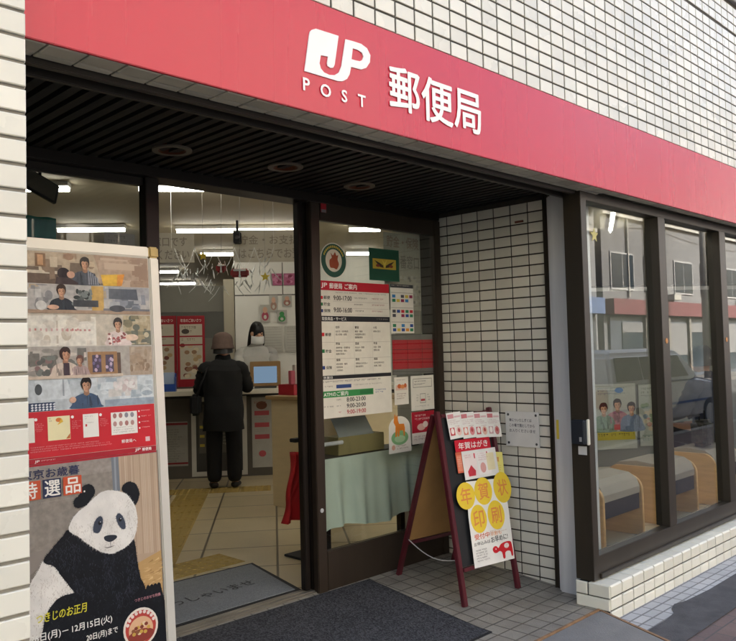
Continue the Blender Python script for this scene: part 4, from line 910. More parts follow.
# ------------------------------------------------------------------ inside the hall
def I(u, v, z): return IN @ Vector((u, v, z))
RZ = R(-38)
tubes = [(-.55,5.53,.72),(-.30,7.40,1.16),(-1.62,7.30,.60),(.90,7.40,.30),(-.61,9.12,.40),(1.04,9.2,.30),(-1.42,10.96,.30),(-1.52,12.75,.60),(-1.38,13.7,.62),(2.6,5.53,1.3),(3.2,9.2,1.2),(-1.52,5.53,.30)]
tb = None
for i, (u, v, ln) in enumerate(tubes):
    lb = 'fluorescent ceiling light over the hall, seen from the entrance'
    if tb is None:
        p0 = (u, v, ln); tb = root('ceiling_light', lb, 'ceiling light', tuple(I(u, v, 2.6)), RZ, 'fluorescent ceiling lights in the hall')
        M_ = WM[tb.name]
        m = MB(M_); m.box(-.6,.6,-.05,.05,-.012,.018); m.build('housing', WHITE_P, tb)
        m = MB(M_); m.tube([(-.59,0,-.030),(.59,0,-.030)], .013, 10); m.build('tube', TUBE, tb, smooth=True)
        c = tb
    else: c = copy_tree(tb)
    c.location = I(u, v, 2.6); c.scale = (ln/1.2, 1, 1)
labs = ['long ceiling light nearest the entrance, above the open doorway','ceiling light in front of the wide hanging banner','ceiling light behind the left glass panel, above the poster stand','upper ceiling light seen high through the glass door','short ceiling light beyond the gap between the two hanging banners','lower ceiling light seen through the glass door, deeper in the hall','small ceiling light deep in the staff area, level with the garland','bright ceiling light deep in the staff area under the small one','ceiling light farthest back in the staff area','ceiling light over the seats behind the shop window','ceiling light at the back of the hall behind the shop window','short ceiling light end beside the hanging sign board at the pillar']
for c, lb in zip([o for o in bpy.data.objects if o.name.startswith('ceiling_light')], labs): c['label'] = lb
# lights of the shop-window side run in depth
tb2 = copy_tree(tb); tb2.location = (7.0,3.62,2.6); tb2.rotation_euler = (0,0,R(29)); tb2.scale = (1.0,.45,.6); tb2['label'] = 'ceiling light glinting high in the first shop window pane'
# counter
ct = root('service_counter', 'long white topped service counter across the back of the hall', 'counter', tuple(I(-.6, 8.7, ZI)), RZ)
m = MB(IN); m.box(-2.6, 1.5, 8.35, 9.05, .985, 1.035); m.build('counter_top', mat('counter_laminate', '#c9c2b0', .4, var=.04), ct, bevel=.006)
m = MB(IN); m.box(-2.6, 1.5, 8.72, 8.80, ZI, .984); m.build('front_panel', mat('counter_front', '#4c463d', .6, var=.1), ct)
m = MB(IN); m.box(-2.6, 1.5, 8.715, 8.7195, .94, .984); m.build('trim_strip', mat('counter_trim', '#26221f', .5), ct)
def isheet(u0, z0, u1, z1, v, col, name, label, cat, group=None, draw=None, t=.006):
    S = Sheet(I(u0, v, z0), IN.to_3x3() @ X3, Z3); w, h = u1-u0, z1-z0
    S.board(0,0,w,h,col,t)
    if draw: draw(S, w, h)
    return tag(S.build(name), label, cat, group)
def fr_white(S, w, h):
    S.rect(.05,.05,w-.05,h-.05,'#3f3d38',1); S.rect(.08,.25,w-.08,h-.08,'#55524a',1.5)
    for i in range(3): S.rect(.09,.32+i*.1,.14,.35+i*.1,'#a8953a',2)
    S.greek(.16,.6,.3,8,.035,'#8a8578')
isheet(-.905,.088,-.305,.95,8.712,'#b3b0a6','framed_poster','white framed poster leaning on the counter front behind the customer','poster frame',draw=fr_white)
def fr_red(S, w, h):
    S.greek(.03,h-.05,.16,1,.04,'#8a5a4a')
    S.ell(.11,h-.09,.06,.045,'#6a4030',2)
    for i in range(3): S.rect(.03,h-.20-i*.13,.19,h-.15-i*.13,'#a3484c',2); S.greek(.03,h-.22-i*.13,.16,2,.02,'#8f8b82')
    S.ell(.11,.15,.04,.035,'#a3484c',2)
isheet(-.25,.16,-.03,.93,8.712,'#9d9a92','notice_poster','white notice with red headings on the counter front beside the writing desk','poster',draw=fr_red)
def fr_left(S, w, h):
    S.rect(0,h-.035,w,h-.01,'#7a2226',1); S.rect(0,.02,w,.04,'#7a2226',1); S.greek(.03,h-.08,.22,14,.026,'#6a675f')
isheet(-1.24,.21,-.945,.69,8.712,'#8d8a82','notice_poster','grey notice sheet edged in red on the counter front left of the customer','poster',draw=fr_left)
def red_post(S, w, h):
    S.rect(.03,.09,w-.03,h-.10,'#b3aa98',1); S.text('年末のごあいさつ' if w > .31 else 'お歳暮ギフト',.04,h-.075,w-.08,.04,'#d9c9bd',2,.01)
    for i in range(26): S.ell(.05+random.random()*(w-.1),.12+random.random()*(h*.45),.03,.024,random.choice(['#8a6a50','#b5a284','#6e3a30','#a58a66','#c4b79c']),2)
    S.rect(.03,h*.58,w-.03,h*.60,'#8e1a24',3); S.rect(.03,h*.70,w-.03,h*.72,'#8e1a24',3); S.greek(.05,h*.68,w-.1,1,.05,'#8a7a6a',4); S.greek(.05,h*.85,w*.5,2,.05,'#6a5a50',4); S.ell(w*.3,h*.78,.045,.03,'#4a4038',4)
isheet(-1.50,1.042,-1.13,1.885,9.4,'#8e1a24','notice_poster','red framed poster with goods standing behind the counter, partly behind the stand edge','poster',draw=red_post)
isheet(-1.12,1.042,-.80,1.88,9.38,'#8e1a24','notice_poster','red framed poster with goods between the left red poster and the customer','poster',draw=red_post)
pt = root('office_partition', 'off white partition wall with panel joints behind the counter clerk', 'partition', tuple(I(.5, 9.9, ZI)), RZ)
m = MB(IN); m.box(-.46, 2.4, 9.8, 9.9, ZI, 2.62); m.build('panel', mat('partition_white', '#d9d6cc', .6, var=.04), pt)
m = MB(IN); m.box(-.46, 2.4, 9.797, 9.7995, 2.135, 2.15); m.box(.13,.14,9.797,9.7995, 2.151, 2.55); m.build('joint_trim', mat('partition_joint', '#55524b', .6), pt)
m = MB(IN); m.box(-3.2, -.47, 10.15, 10.2, ZI, 1.63); m.box(-3.2,-.47,10.15,10.2,1.97,2.3); m.build('rear_screen', mat('screen_grey', '#8b887d', .7, var=.05), pt)
m = MB(IN); m.box(-.60, -.47, 9.82, 10.3, ZI, 2.35); m.build('post', mat('post_beige', '#a49c88', .7), pt)
def pinkp(S, w, h):
    for i in range(14): S.ell(random.uniform(.03,w-.03),random.uniform(.03,h-.03),.025,.018,random.choice(['#7a3048','#c07a96','#8e3a58']),2)
isheet(0,2.26,.125,2.41,9.78,'#a45a78','notice_poster','pink notice high on the partition, left of the other pink one','poster',draw=pinkp); isheet(.15,2.26,.40,2.41,9.78,'#a45a78','notice_poster','pink notice high on the partition, half hidden by the door jamb','poster',draw=pinkp)
for i, (u0, z0, u1, z1, c, lb) in enumerate(((-.15,1.80,-.03,2.02,'#a8485a','small cut out card with a red and white shape on the partition'),(-.035,1.93,.07,2.14,'#9a7a6a','small card with a brown shape pinned above the red and white one'),(.055,1.79,.18,1.95,'#3f8a4a','small card with a bright green shape on the partition'),(.125,1.99,.245,2.14,'#9a6a5e','small card with a brown shape pinned above the green one'),(.32,1.97,.42,2.14,'#9a7a5e','small card with a brown shape half hidden by the door jamb'))):
    def dr_(S, w, h, c=c): S.ell(w/2,h*.35,w*.36,h*.26,c,2); S.ell(w/2,h*.70,w*.24,h*.18,'#c99f86' if i != 2 else c,2.5); S.ell(w/2,h*.3,w*.16,h*.12,'#c9c4b6',3)
    isheet(u0,z0,u1,z1,9.78,'#aaa79d','notice_card',lb,'card','small picture cards on the partition',draw=dr_)
for u0, u1, lb in ((-.12,.125,'white lined form on the partition between the clerk and the door jamb'),(.152,.40,'white lined form on the partition next to the door jamb')):
    def ln_(S, w, h):
        for k in range(9): S.rect(.02,h-.04-k*.034,w-.02,h-.037-k*.034,'#8a877e',2)
        S.greek(.02,h-.015,w-.04,1,.016,'#6a675f')
    isheet(u0,1.42,u1,1.75,9.78,'#b4b1a7','notice_poster',lb,'poster',draw=ln_)
# hanging banners
def ban(txts):
    def f(S, w, h):
        for t, a, b, ww, hh, c in txts: S.text(t,a,b,ww,hh,c,2,.012)
    return f
def banner(u0, z0, u1, z1, v, label, f):
    o = isheet(u0,z0,u1,z1,v,'#cdc6b5','hanging_banner',label,'banner',draw=f,t=.002)
    return o
banner(-1.12,2.255,-.695,2.527,7.2,'narrow faded hanging banner under the ceiling at the left of the doorway',ban([('窓口です',.06,.15,.30,.085,'#9b9184'),('ください',.10,.03,.28,.085,'#9b9184')]))
banner(-.345,2.25,.45,2.549,7.2,'wide faded hanging banner under the ceiling near the right door jamb',ban([('貯金・お支払い・',.05,.165,.70,.085,'#a3998a'),('はこちらでお預かり',.05,.035,.72,.09,'#a3998a')]))
# garland
tg = None
TIN = mat('silver_tinsel', '#e6e6e2', .2); GOLD = mat('gold_star_foil', '#cdb12e', .3, metal=.3); REDF = mat('red_ornament', '#a32a2a', .4)
for k, (u, v, z, lb) in enumerate(((-.48,5.6,2.11,'yellow foil star hanging at the left of the tinsel'),(-.045,5.6,1.955,'yellow foil star hanging low at the right of the tinsel'))):
    r_ = root('star_ornament', lb, 'ornament', tuple(I(u, v, z)), RZ, 'stars hanging in the doorway'); M_ = WM[r_.name]
    m = MB(M_); m.prism([((.036 if i % 2 == 0 else .016)*math.sin(R(36*i)), (.036 if i % 2 == 0 else .016)*math.cos(R(36*i))) for i in range(10)][::-1], (0,0,0), X3, Z3, .006); m.build('star', GOLD, r_)
    m = MB(M_); m.tube([(0,0,.036),(0,0,2.6-z)], .0007, 4); m.build('thread', mat('grey_thread','#6f6c66',.8), r_)
for k, (u, v, z, lb) in enumerate(((-.355,5.6,2.02,'small red gift ornament hanging in the doorway'),(-.225,5.6,1.985,'larger red and white ornament hanging in the doorway'))):
    r_ = root('gift_ornament', lb, 'ornament', tuple(I(u, v, z)), RZ); M_ = WM[r_.name]; w = .035+.03*k
    m = MB(M_); m.box(-w,w,-.02,.02,-.03,.03); m.build('box', REDF, r_, bevel=.012, seg=3)
    m = MB(M_); m.box(-.008,.008,-.022,.022,-.032,.032); m.box(-w*.7,w*.7,-.023,.023,.012,.026); m.build('ribbon', TIN, r_, bevel=.003)
    m = MB(M_); m.tube([(0,0,.03),(.01,0,2.6-z)], .0007, 4); m.build('thread', mat('grey_thread','#6f6c66',.8), r_)
m = MB(IN)
for k in range(70):
    u = random.uniform(-.70,.02); z = 2.10-.12*math.cos((u+.3)*3)+random.uniform(-.10,.10); ln = random.uniform(.03,.11); a = random.uniform(.6,2.5)
    m.tube([(u,5.62+random.uniform(-.05,.05),z),(u+ln*.4*math.cos(a),5.62,z-ln*.5),(u+ln*math.cos(a),5.6,z-ln)], [.0022,random.choice((.003,.004,.006)),.001], 5)
for k in range(5):
    u = -.68+k*.14; m.tube([(u+i*.014, 5.62, 2.17-.14*math.sin(math.pi*i/10)) for i in range(11)], .002, 5)
m.tube([(-.70,5.62,2.17),(-.70,5.62,2.6)], .001, 4); m.tube([(.02,5.62,2.17),(.02,5.62,2.6)], .001, 4)
tag(m.build('tinsel_garland', TIN), 'silver tinsel garland of thin strands hanging across the doorway', 'garland')
sp = root('ceiling_camera', 'small black camera hanging from the ceiling in front of the wide banner', 'camera', tuple(I(-.30, 7.1, 2.6)), RZ); M_ = WM[sp.name]
m = MB(M_); m.tube([(0,0,.02),(0,0,-.09)], .012, 8); m.build('stem', RUBBER, sp)
m = MB(M_); m.box(-.035,.035,-.06,.06,-.19,-.09); m.build('body', RUBBER, sp, bevel=.008)
m = MB(M_); m.lathe([(0,.004),(.02,.004),(.022,0)], (0,0,0), 14); m.v = [M_ @ Vector((q.x, -.061-q.z, q.y-.14)) for q in [M_.inverted() @ p for p in m.v]]; m.build('lens', mat('camera_lens', '#2a1a14', .1), sp)
# hanging sign board and flags near the left glass
hb = root('hanging_sign', 'dark framed sign board hanging at an angle inside the left glass panel', 'sign', (1.62, 3.9, 2.3), 0)
m = MB(); q = [(1.50,3.85,2.36),(1.715,3.95,2.30),(1.695,3.95,2.205),(1.48,3.85,2.262)]; q2 = [(a,b+.03,c) for a, b, c in q]
m.add(q+q2, [(0,3,2,1),(4,5,6,7),(0,1,5,4),(1,2,6,5),(2,3,7,6),(3,0,4,7)]); m.build('frame', mat('sign_frame_black', '#151513', .5), hb, bevel=.004)
def lerp3(a, b, t): return tuple(x+(y-x)*t for x, y in zip(a, b))
cen = tuple(sum(p[i] for p in q)/4 for i in range(3)); m = MB(); m.add([tuple(x-(.004 if i == 1 else 0) for i, x in enumerate(lerp3(p, cen, .16))) for p in q], [(0,3,2,1)]); m.build('face', mat('sign_face_dim', '#4f4a3c', .4), hb)
m = MB(); m.tube([(1.60,3.92,2.33),(1.60,3.92,2.62)], .008, 8); m.build('hanger', RUBBER, hb)
m = MB(); m.grid(lambda u, v: (1.46+u*.225, 3.92+.012*math.sin(u*14), 1.90+v*.225), 14, 4); o = m.build('hanging_flag', mat('teal_cloth', '#1f6a5c', .8, var=.1), smooth=True)
tag(o, 'teal green cloth hanging inside the left glass panel above the poster stand', 'flag')
isheet_fn = Sheet((1.97,3.98,1.99), X3, Z3); isheet_fn.board(0,0,.18,.10,'#a9a496',.002); isheet_fn.greek(.02,.085,.14,3,.026,'#8a8478'); tag(isheet_fn.build('hanging_notice'), 'small pale paper notice hanging behind the mullion of the left glass panel', 'notice')
# writing desk
dk = root('writing_desk', 'beige writing desk with a thin overhanging top inside the doorway', 'desk', (4.6, 5.1, ZI))
m = MB(); m.box(4.262, 4.95, 4.50, 5.50, ZI, 1.0); m.build('cabinet', mat('desk_beige', '#d3c09a', .55, var=.05, stretch=(1,1,4)), dk, bevel=.003)
m = MB(); m.box(4.225, 4.99, 4.46, 5.54, 1.003, 1.034); m.build('desk_top', mat('desk_top_wood', '#a98d62', .4, var=.08), dk, bevel=.005)
bx = root('display_box', 'red display box of packets standing on the writing desk', 'display box', (4.5, 5.42, 1.035))
m = MB(); m.box(4.36,4.64,5.30,5.52,1.036,1.13); m.build('tray', mat('red_carton', '#a3202c', .5), bx, bevel=.003)
for k in range(4):
    m = MB(); m.box(4.38+k*.062,4.43+k*.062,5.36+.02*(k%2),5.40+.02*(k%2),1.131,1.25+.05*(k%3)); m.build('packet', mat(f'packet_{["rose","white","red","grey"][k]}', ['#b0525e','#b9b2a6','#b3222c','#77757c'][k], .5), bx, bevel=.004)
# screen on the counter
dv = root('payment_screen', 'small screen with a blue display in a wooden frame on the counter', 'screen', tuple(I(-.09, 8.55, 1.035)), RZ); M_ = WM[dv.name]
m = MB(M_); m.box(-.165,.165,.02,.05,.02,.29); m.build('frame', mat('screen_frame_wood', '#8a6a40', .5, var=.1), dv, bevel=.006)
m = MB(M_); m.box(-.125,.125,.0165,.0195,.055,.235); m.build('display', emit('screen_blue', (.20,.30,.42), .16), dv)
m = MB(M_); m.box(-.12,.12,-.03,.14,.0,.019); m.build('foot', mat('screen_foot', '#3a352c', .5), dv, bevel=.004)
m = MB(M_); m.box(-.02,.02,.051,.12,.0195,.2); m.build('stem', mat('screen_foot', '#3a352c', .5), dv)
# pamphlet stand
ps = root('pamphlet_rack', 'blue pamphlet rack on the end of the counter beside the poster stand', 'rack', tuple(I(-1.1, 8.42, 1.036)), RZ); M_ = WM[ps.name]
m = MB(M_); m.box(-.075,.075,-.05,.05,-.0,.012); m.box(-.075,.075,.04,.05,.0125,.19); m.box(-.075,-.068,-.05,.0395,.0125,.15); m.box(.068,.075,-.05,.0395,.0125,.15); m.box(-.0675,.0675,-.05,-.044,.0125,.08); m.build('rack', mat('blue_acrylic', '#2b4fa0', .3), ps)
m = MB(M_); m.box(-.06,.06,-.03,.03,.0125,.20); m.build('pamphlets', mat('pamphlet_paper', '#9fb0cc', .6), ps)
# red cloth by the jamb
rc = root('umbrella_bag_stand', 'small stand with a red cloth hanging from it just inside the right door jamb', 'stand', (3.34, 3.98, ZI))
m = MB(); m.tube([(3.34,3.98,ZI+.016),(3.34,3.98,.83)], .012, 10); m.build('pole', RUBBER, rc)
m = MB(); m.box(3.24,3.44,3.88,4.08,ZI+.001,ZI+.015); m.build('base', RUBBER, rc, bevel=.004)
m = MB(); m.box(3.25,3.43,3.95,4.01,.82,.845); m.build('cross_bar', RUBBER, rc, bevel=.004)
m = MB()
def cl(u, v):
    w = .085+.05*(1-v)*(1-.6*(1-v)); c = 3.285-.10*(1-v)**1.2
    return (c+(u-.5)*2*w*(.75+.25*v)+.012*math.sin(9*v+4*u), 3.935-.03*math.sin(u*9+2*v)-.02*math.sin(u*17), .31+.45*v+.05*abs(u-.35)*(1-v))
m.grid(cl, 26, 18); o = m.build('red_cloth', mat('red_cloth', '#b3191d', .75, var=.1), rc, smooth=True)
md = o.modifiers.new('thickness', 'SOLIDIFY'); md.thickness = .008
# tactile paving
TAC = mat('tactile_yellow', '#a58b48', .6, var=.15, vscale=20)
def tactile(name, label, O, U, V, nu, nv, M_=None, mode='dot'):
    t = root(name, label, 'tactile paving', tuple(O)); U, V = Vector(U).normalized(), Vector(V).normalized(); s = .30
    m = MB(); O = Vector(O)
    for i in range(nu):
        for j in range(nv):
            P = [O+U*(i*s+.002)+V*(j*s+.002), O+U*(i*s+s-.002)+V*(j*s+.002), O+U*(i*s+s-.002)+V*(j*s+s-.002), O+U*(i*s+.002)+V*(j*s+s-.002)]
            m.add([p+Z3*.0008 for p in P]+[p+Z3*.003 for p in P], [(4,5,6,7),(0,1,5,4),(1,2,6,5),(2,3,7,6),(3,0,4,7)])
            for a in range(5):
                if mode == 'bar':
                    c0 = P[0]+U*(.03+a*.06); m.bar(c0+V*.02+Z3*.005, c0+V*.27+Z3*.005, .022, .006)
                else:
                    for b in range(5):
                        c = P[0]+U*(.03+a*.06)+V*(.03+b*.06); m.lathe([(.014,.003),(.011,.0075),(0,.008)], tuple(c), 8)
    m.build('tiles', TAC, t); return t
u3, v3 = IN.to_3x3() @ X3, IN.to_3x3() @ Y3
tactile('tactile_strip', 'yellow dotted paving strip along the inner end of the welcome mat', (1.50,4.17,ZI), (1,.0,0), (0,1,0), 5, 1)
tactile('tactile_strip', 'yellow guiding strip leading from the welcome mat to the counter', I(-.95,5.0,ZI), u3, v3, 1, 9, mode='bar')
tactile('tactile_strip', 'yellow dotted paving strip across the floor under the customer', I(-1.25,7.72,ZI), u3, v3, 4, 1)
# low table with cloth behind the glass door
tc = root('covered_table', 'low table covered by a pale green hanging cloth behind the glass door', 'table', (3.5, 3.56, ZI))
m = MB(); m.box(3.06,3.93,3.475,3.66,.745,.775); m.build('table_top', mat('table_top_dark', '#4a4438', .5), tc, bevel=.003)
m = MB()
def cloth(u, v):
    x = 3.045+u*.90; f = .028*math.sin(u*31+1.2*math.sin(u*7))*(1-v)**.6+.012*math.sin(u*57+3)*(1-v); return (x, 3.465+f*.6-.02*(1-v), .35+.42*v+.02*math.sin(u*9)*(1-v))
m.grid(cloth, 90, 16); m.build('cloth', mat('pale_green_cloth', '#c3cfbf', .75, var=.1, vscale=4), tc, smooth=True)
for x, y in ((3.12,3.52),(3.9,3.52),(3.12,3.635),(3.9,3.635)):
    m = MB(); m.box(x-.02,x+.02,y-.02,y+.02,ZI+.001,.744); m.build('leg', BRONZE_D, tc)
cb = root('cardboard_box', 'khaki cardboard box on the cloth covered table behind the glass door', 'box', (3.4, 3.55, .776))
m = MB(); m.box(3.20,3.60,3.48,3.62,.777,.885); m.build('carton', mat('khaki_card', '#8f8358', .7, var=.08), cb, bevel=.003)
m = MB(); m.add([(3.21,3.485,.887),(3.51,3.485,.887),(3.56,3.61,.99),(3.26,3.61,.99)], [(0,1,2,3)]); o = m.build('flap', mat('grey_card', '#8f9496', .6), cb); md = o.modifiers.new('thickness', 'SOLIDIFY'); md.thickness = .003
m = MB(); m.tube([(2.98,3.44,.862),(3.195,3.44,.862)], .012, 10); tag(m.build('hand_rail', STEEL, None), 'short steel rail beside the khaki box behind the glass door', 'rail')

# benches behind the shop window
bn = root('bench', 'plywood sided bench with grey seat, nearest the bronze window jamb', 'bench', (4.95, 2.78, ZI), 0, 'upholstered benches behind the shop window')
def side(x, t=.028):
    m = MB(); D = .47; H = .415; r_ = .10
    pts = [(0,0),(D,0)]+[(D-r_+r_*math.cos(R(a)), H-r_+r_*math.sin(R(a))) for a in range(0,91,15)]+[(r_+r_*math.cos(R(a)), H-r_+r_*math.sin(R(a))) for a in range(90,181,15)]
    m.prism(pts, (x,2.545,ZI+.001), Y3, Z3, t)
    return m
for x in (4.655, 5.205): side(x).build('side_panel', WOODL, bn, bevel=.004)
m = MB()
prof = [(.012,.30),(.012,.345),(.035,.40),(.09,.435),(.235,.452),(.38,.435),(.435,.40),(.458,.345),(.458,.30)]
m.add([(x, 2.545+a, ZI+b) for x in (4.684,4.80,5.09,5.204) for a, b in prof], [(i*9+k, i*9+k+1, (i+1)*9+k+1, (i+1)*9+k) for i in range(3) for k in range(8)]+[tuple(range(9))[::-1], tuple(range(27,36))])
m.f = [f[::-1] for f in m.f]; m.build('seat', SEAT, bn, smooth=False, bevel=.004)
m = MB(); m.box(4.686,5.202,2.565,2.995,ZI+.19,ZI+.299); m.build('skirt', SEAT_D, bn)
for k, lb in ((1,'plywood sided bench in the middle of the row behind the shop window'),(2,'plywood sided bench with a seated person on it behind the shop window')):
    c = copy_tree(bn); c.location.x += .93*k; c['label'] = lb
for k_, (x_, y_) in enumerate(((5.3,2.78),(7.3,2.78))):  # two extra tubes, added above the visible glass to brighten the benches
    t_ = copy_tree(tb); t_.location = (x_,y_,2.6); t_.rotation_euler = (0,0,0); t_.scale = (1.1,1,1); t_['label'] = ('added out-of-view ceiling light brightening the nearest bench behind the first shop window pane','added out-of-view ceiling light brightening the third bench behind the second shop window pane')[k_]
# panel wall with posters behind the benches
pw = root('atm_screen_wall', 'low pale panel wall with posters behind the benches', 'panel wall', tuple(I(4.2, 8.3, ZI)), RZ)
m = MB(IN); m.box(2.9, 6.8, 8.23, 8.30, ZI, 2.0); m.build('panel', mat('atm_panel', '#6a6c66', .6, var=.05), pw)
m = MB(IN); m.box(2.9, 6.8, 8.215, 8.305, 2.0, 2.04); m.build('top_rail', STEEL, pw)
def people(S, w, h):
    S.rect(.02,.10,w-.02,.19,'#b5a63c',2); S.greek(.03,.17,w-.06,1,.05,'#6a612a',3)
    for k, c in enumerate(('#728872','#a8707a','#6a7890')): fig(S,.10+k*.16,h*.62+(.04 if k == 1 else 0),.10,c,layer=4+k*.1)
    S.greek(.04,h-.04,w-.08,3,.03,'#5a6a7a'); S.ell(w*.6,h*.9,.05,.03,'#4a7ab0',3); S.rect(w*.45,.21,w*.6,.27,'#b3382f',9)
isheet(3.49,.26,3.965,.975,8.21,'#a8aaa2','notice_poster','poster of three people above a yellow band behind the first bench','poster',draw=people)
def nums(S, w, h):
    S.greek(.03,h-.04,w-.06,3,.04,'#5a625a'); 
    for k in range(18): S.ell(.04+random.random()*(w-.08),.15+random.random()*.35,.03,.025,random.choice(['#7a8a6a','#b5a890','#6a7a86','#a87a6a']),3)
    S.greek(.03,.12,w-.06,2,.04,'#4a6a5a')
isheet(4.0,.28,4.27,.96,8.21,'#9fa39a','notice_poster','pale crowded notice standing right of the three people poster','poster',draw=nums)
def star5(S0, r): return [((r if i % 2 == 0 else r*.45)*math.sin(R(36*i)), (r if i % 2 == 0 else r*.45)*math.cos(R(36*i))) for i in range(10)][::-1]
m = MB(); m.prism(star5(0,.045), (4.04,YW+.0495,2.03), X3, Z3, .0008); tag(m.build('star_sticker', mat('pale_yellow_label','#b9b06a',.5)), 'pale yellow star sticker at the top corner of the first window pane', 'sticker')

# ------------------------------------------------------------------ people
HEADS = {}
def skin_surface(nodes, edges, rootname, sub=2, smooth_sub=True):
    """one continuous surface grown round connected joints; nodes = {name: (pos, rx, ry)}"""
    names = list(nodes); ix = {n: i for i, n in enumerate(names)}
    me = bpy.data.meshes.new('figure_source'); me.from_pydata([tuple(nodes[n][0]) for n in names], [(ix[a], ix[b]) for a, b in edges], [])
    o = bpy.data.objects.new('figure_source', me); COL.objects.link(o)
    o.modifiers.new('skin', 'SKIN')
    sv = me.skin_vertices[0].data
    for n in names: sv[ix[n]].radius = (nodes[n][1], nodes[n][2]); sv[ix[n]].use_root = (n == rootname)
    s = o.modifiers.new('sub', 'SUBSURF'); s.levels = sub; s.render_levels = sub
    dg = bpy.context.evaluated_depsgraph_get(); dg.update()
    r = bpy.data.meshes.new_from_object(o.evaluated_get(dg))
    V = [v.co.copy() for v in r.vertices]; F = [tuple(p.vertices) for p in r.polygons]
    bpy.data.objects.remove(o); bpy.data.meshes.remove(me); bpy.data.meshes.remove(r)
    return V, F
def person(label, loc, rotz, J, coat, trousers, shoes, skin='#c08a6c', group=None, coat_hem=None, sit=False, sole=0.0):
    """J: joints in the person's own frame (x to their right, y ahead, z up)"""
    p = root('person', label, 'person', loc, rotz, group); M_ = WM[p.name]
    J = {k: Vector(v) for k, v in J.items()}
    hd = (J['top']-J['neck']).normalized(); fwd = J.get('face', Vector((0,1,0))).normalized(); rgt = fwd.cross(hd).normalized()
    hc = J['neck'].lerp(J['top'], .60)
    N = {'pelvis': (J['pelvis'],.13,.10),'waist': (J['waist'],.125,.09),'chest': (J['chest'],.145,.10),'neck': (J['neck'],.052,.052),'jaw': (J['neck'].lerp(J['top'],.34)+fwd*.018,.066,.074),'head': (hc+fwd*.006,.078,.094),'crown': (J['neck'].lerp(J['top'],.88),.062,.076),
         'nose': (hc+fwd*.106-hd*.012,.012,.014),'nose_base': (hc+fwd*.088-hd*.004,.02,.022)}
    E = [('pelvis','waist'),('waist','chest'),('chest','neck'),('neck','jaw'),('jaw','head'),('head','crown'),('head','nose_base'),('nose_base','nose')]
    for s, sg_ in (('L',-1),('R',1)):
        N['ear'+s] = (hc+rgt*sg_*.088-fwd*.008-hd*.008,.012,.022); E.append(('head','ear'+s))
        N['sho'+s] = (J['sho'+s],.046,.044); N['elb'+s] = (J['elb'+s],.036,.034); N['wri'+s] = (J['wri'+s],.028,.024)
        N['hip'+s] = (J['hip'+s],.092,.095); N['kne'+s] = (J['kne'+s],.062,.064); N['ank'+s] = (J['ank'+s],.036,.038); N['toe'+s] = (J['toe'+s]+Vector((0,-.03,.006)),.024,.018)
        E += [('chest','sho'+s),('sho'+s,'elb'+s),('elb'+s,'wri'+s),('pelvis','hip'+s),('hip'+s,'kne'+s),('kne'+s,'ank'+s),('ank'+s,'toe'+s)]
        d = J.get('hand'+s, (J['wri'+s]-J['elb'+s])).normalized(); sd_ = d.cross(Vector((0,0,1))).normalized()*sg_; dn = Vector((0,0,-1))
        pm = J['wri'+s]+d*.055; N['palm'+s] = (pm,.030,.014); E.append(('wri'+s,'palm'+s))
        for k in range(4):
            b = pm+d*.03+sd_*(.024-.016*k); ln = (.034,.040,.037,.029)[k]
            N[f'kn{s}{k}'] = (b,.0085,.0085); N[f'fm{s}{k}'] = (b+d*ln+dn*.010,.0078,.0078); N[f'ft{s}{k}'] = (b+d*ln*1.7+dn*.028,.0066,.0066)
            E += [('palm'+s,f'kn{s}{k}'),(f'kn{s}{k}',f'fm{s}{k}'),(f'fm{s}{k}',f'ft{s}{k}')]
        N['th1'+s] = (pm-d*.02-sd_*.034*-1+dn*.01,.010,.010); N['th2'+s] = (pm+d*.02+sd_*.05+dn*.016,.008,.008); E += [('palm'+s,'th1'+s),('th1'+s,'th2'+s)]
    V, F = skin_surface(N, E, 'pelvis')
    SK = mat('skin_'+skin.lstrip('#'), skin, .55, var=.06)
    m = MB(M_); m.add(V, F); m.build('body', SK, p, smooth=True)
    # coat
    hem = coat_hem if coat_hem is not None else J['pelvis'].z-(.20 if not sit else .02)
    shz = (J['shoL']+J['shoR'])/2; nk = J['neck']; up_ = (J['top']-nk).normalized()
    rings = [(Vector((J['pelvis'].x, J['pelvis'].y, hem)),.205,.150),(J['pelvis'],.200,.150),(J['waist'],.188,.138),(J['chest']-Vector((0,0,.04)),.205,.142),(J['chest']+Vector((0,0,.06)),.212,.138),(shz+Vector((0,0,.035)),.185,.112),(shz+Vector((0,.012,.075)),.120,.092),(nk+up_*.0,.082,.080),(nk+up_*.045,.074,.076),(nk+up_*.045,.060,.062)]
    m = MB(M_); nn_ = 36; nr_ = len(rings)
    def torso(u, v):
        k = min(int(v*(nr_-1)), nr_-2); t = v*(nr_-1)-k; t = t*t*(3-2*t) if 0 < k < nr_-3 else t
        (c0,x0,y0), (c1,x1,y1) = rings[k], rings[k+1]; c = c0.lerp(c1, t); th = 2*math.pi*u
        w = 1+(.022*math.sin(5*th+c.z*17)+.016*math.sin(9*th-c.z*31+1.3*math.sin(c.z*24)))*min(1, (1-v)*2.2)
        return c+Vector((math.cos(th)*(x0+(x1-x0)*t)*w, math.sin(th)*(y0+(y1-y0)*t)*w, .006*math.sin(3*th+2)))
    m.grid(torso, nn_, 60)
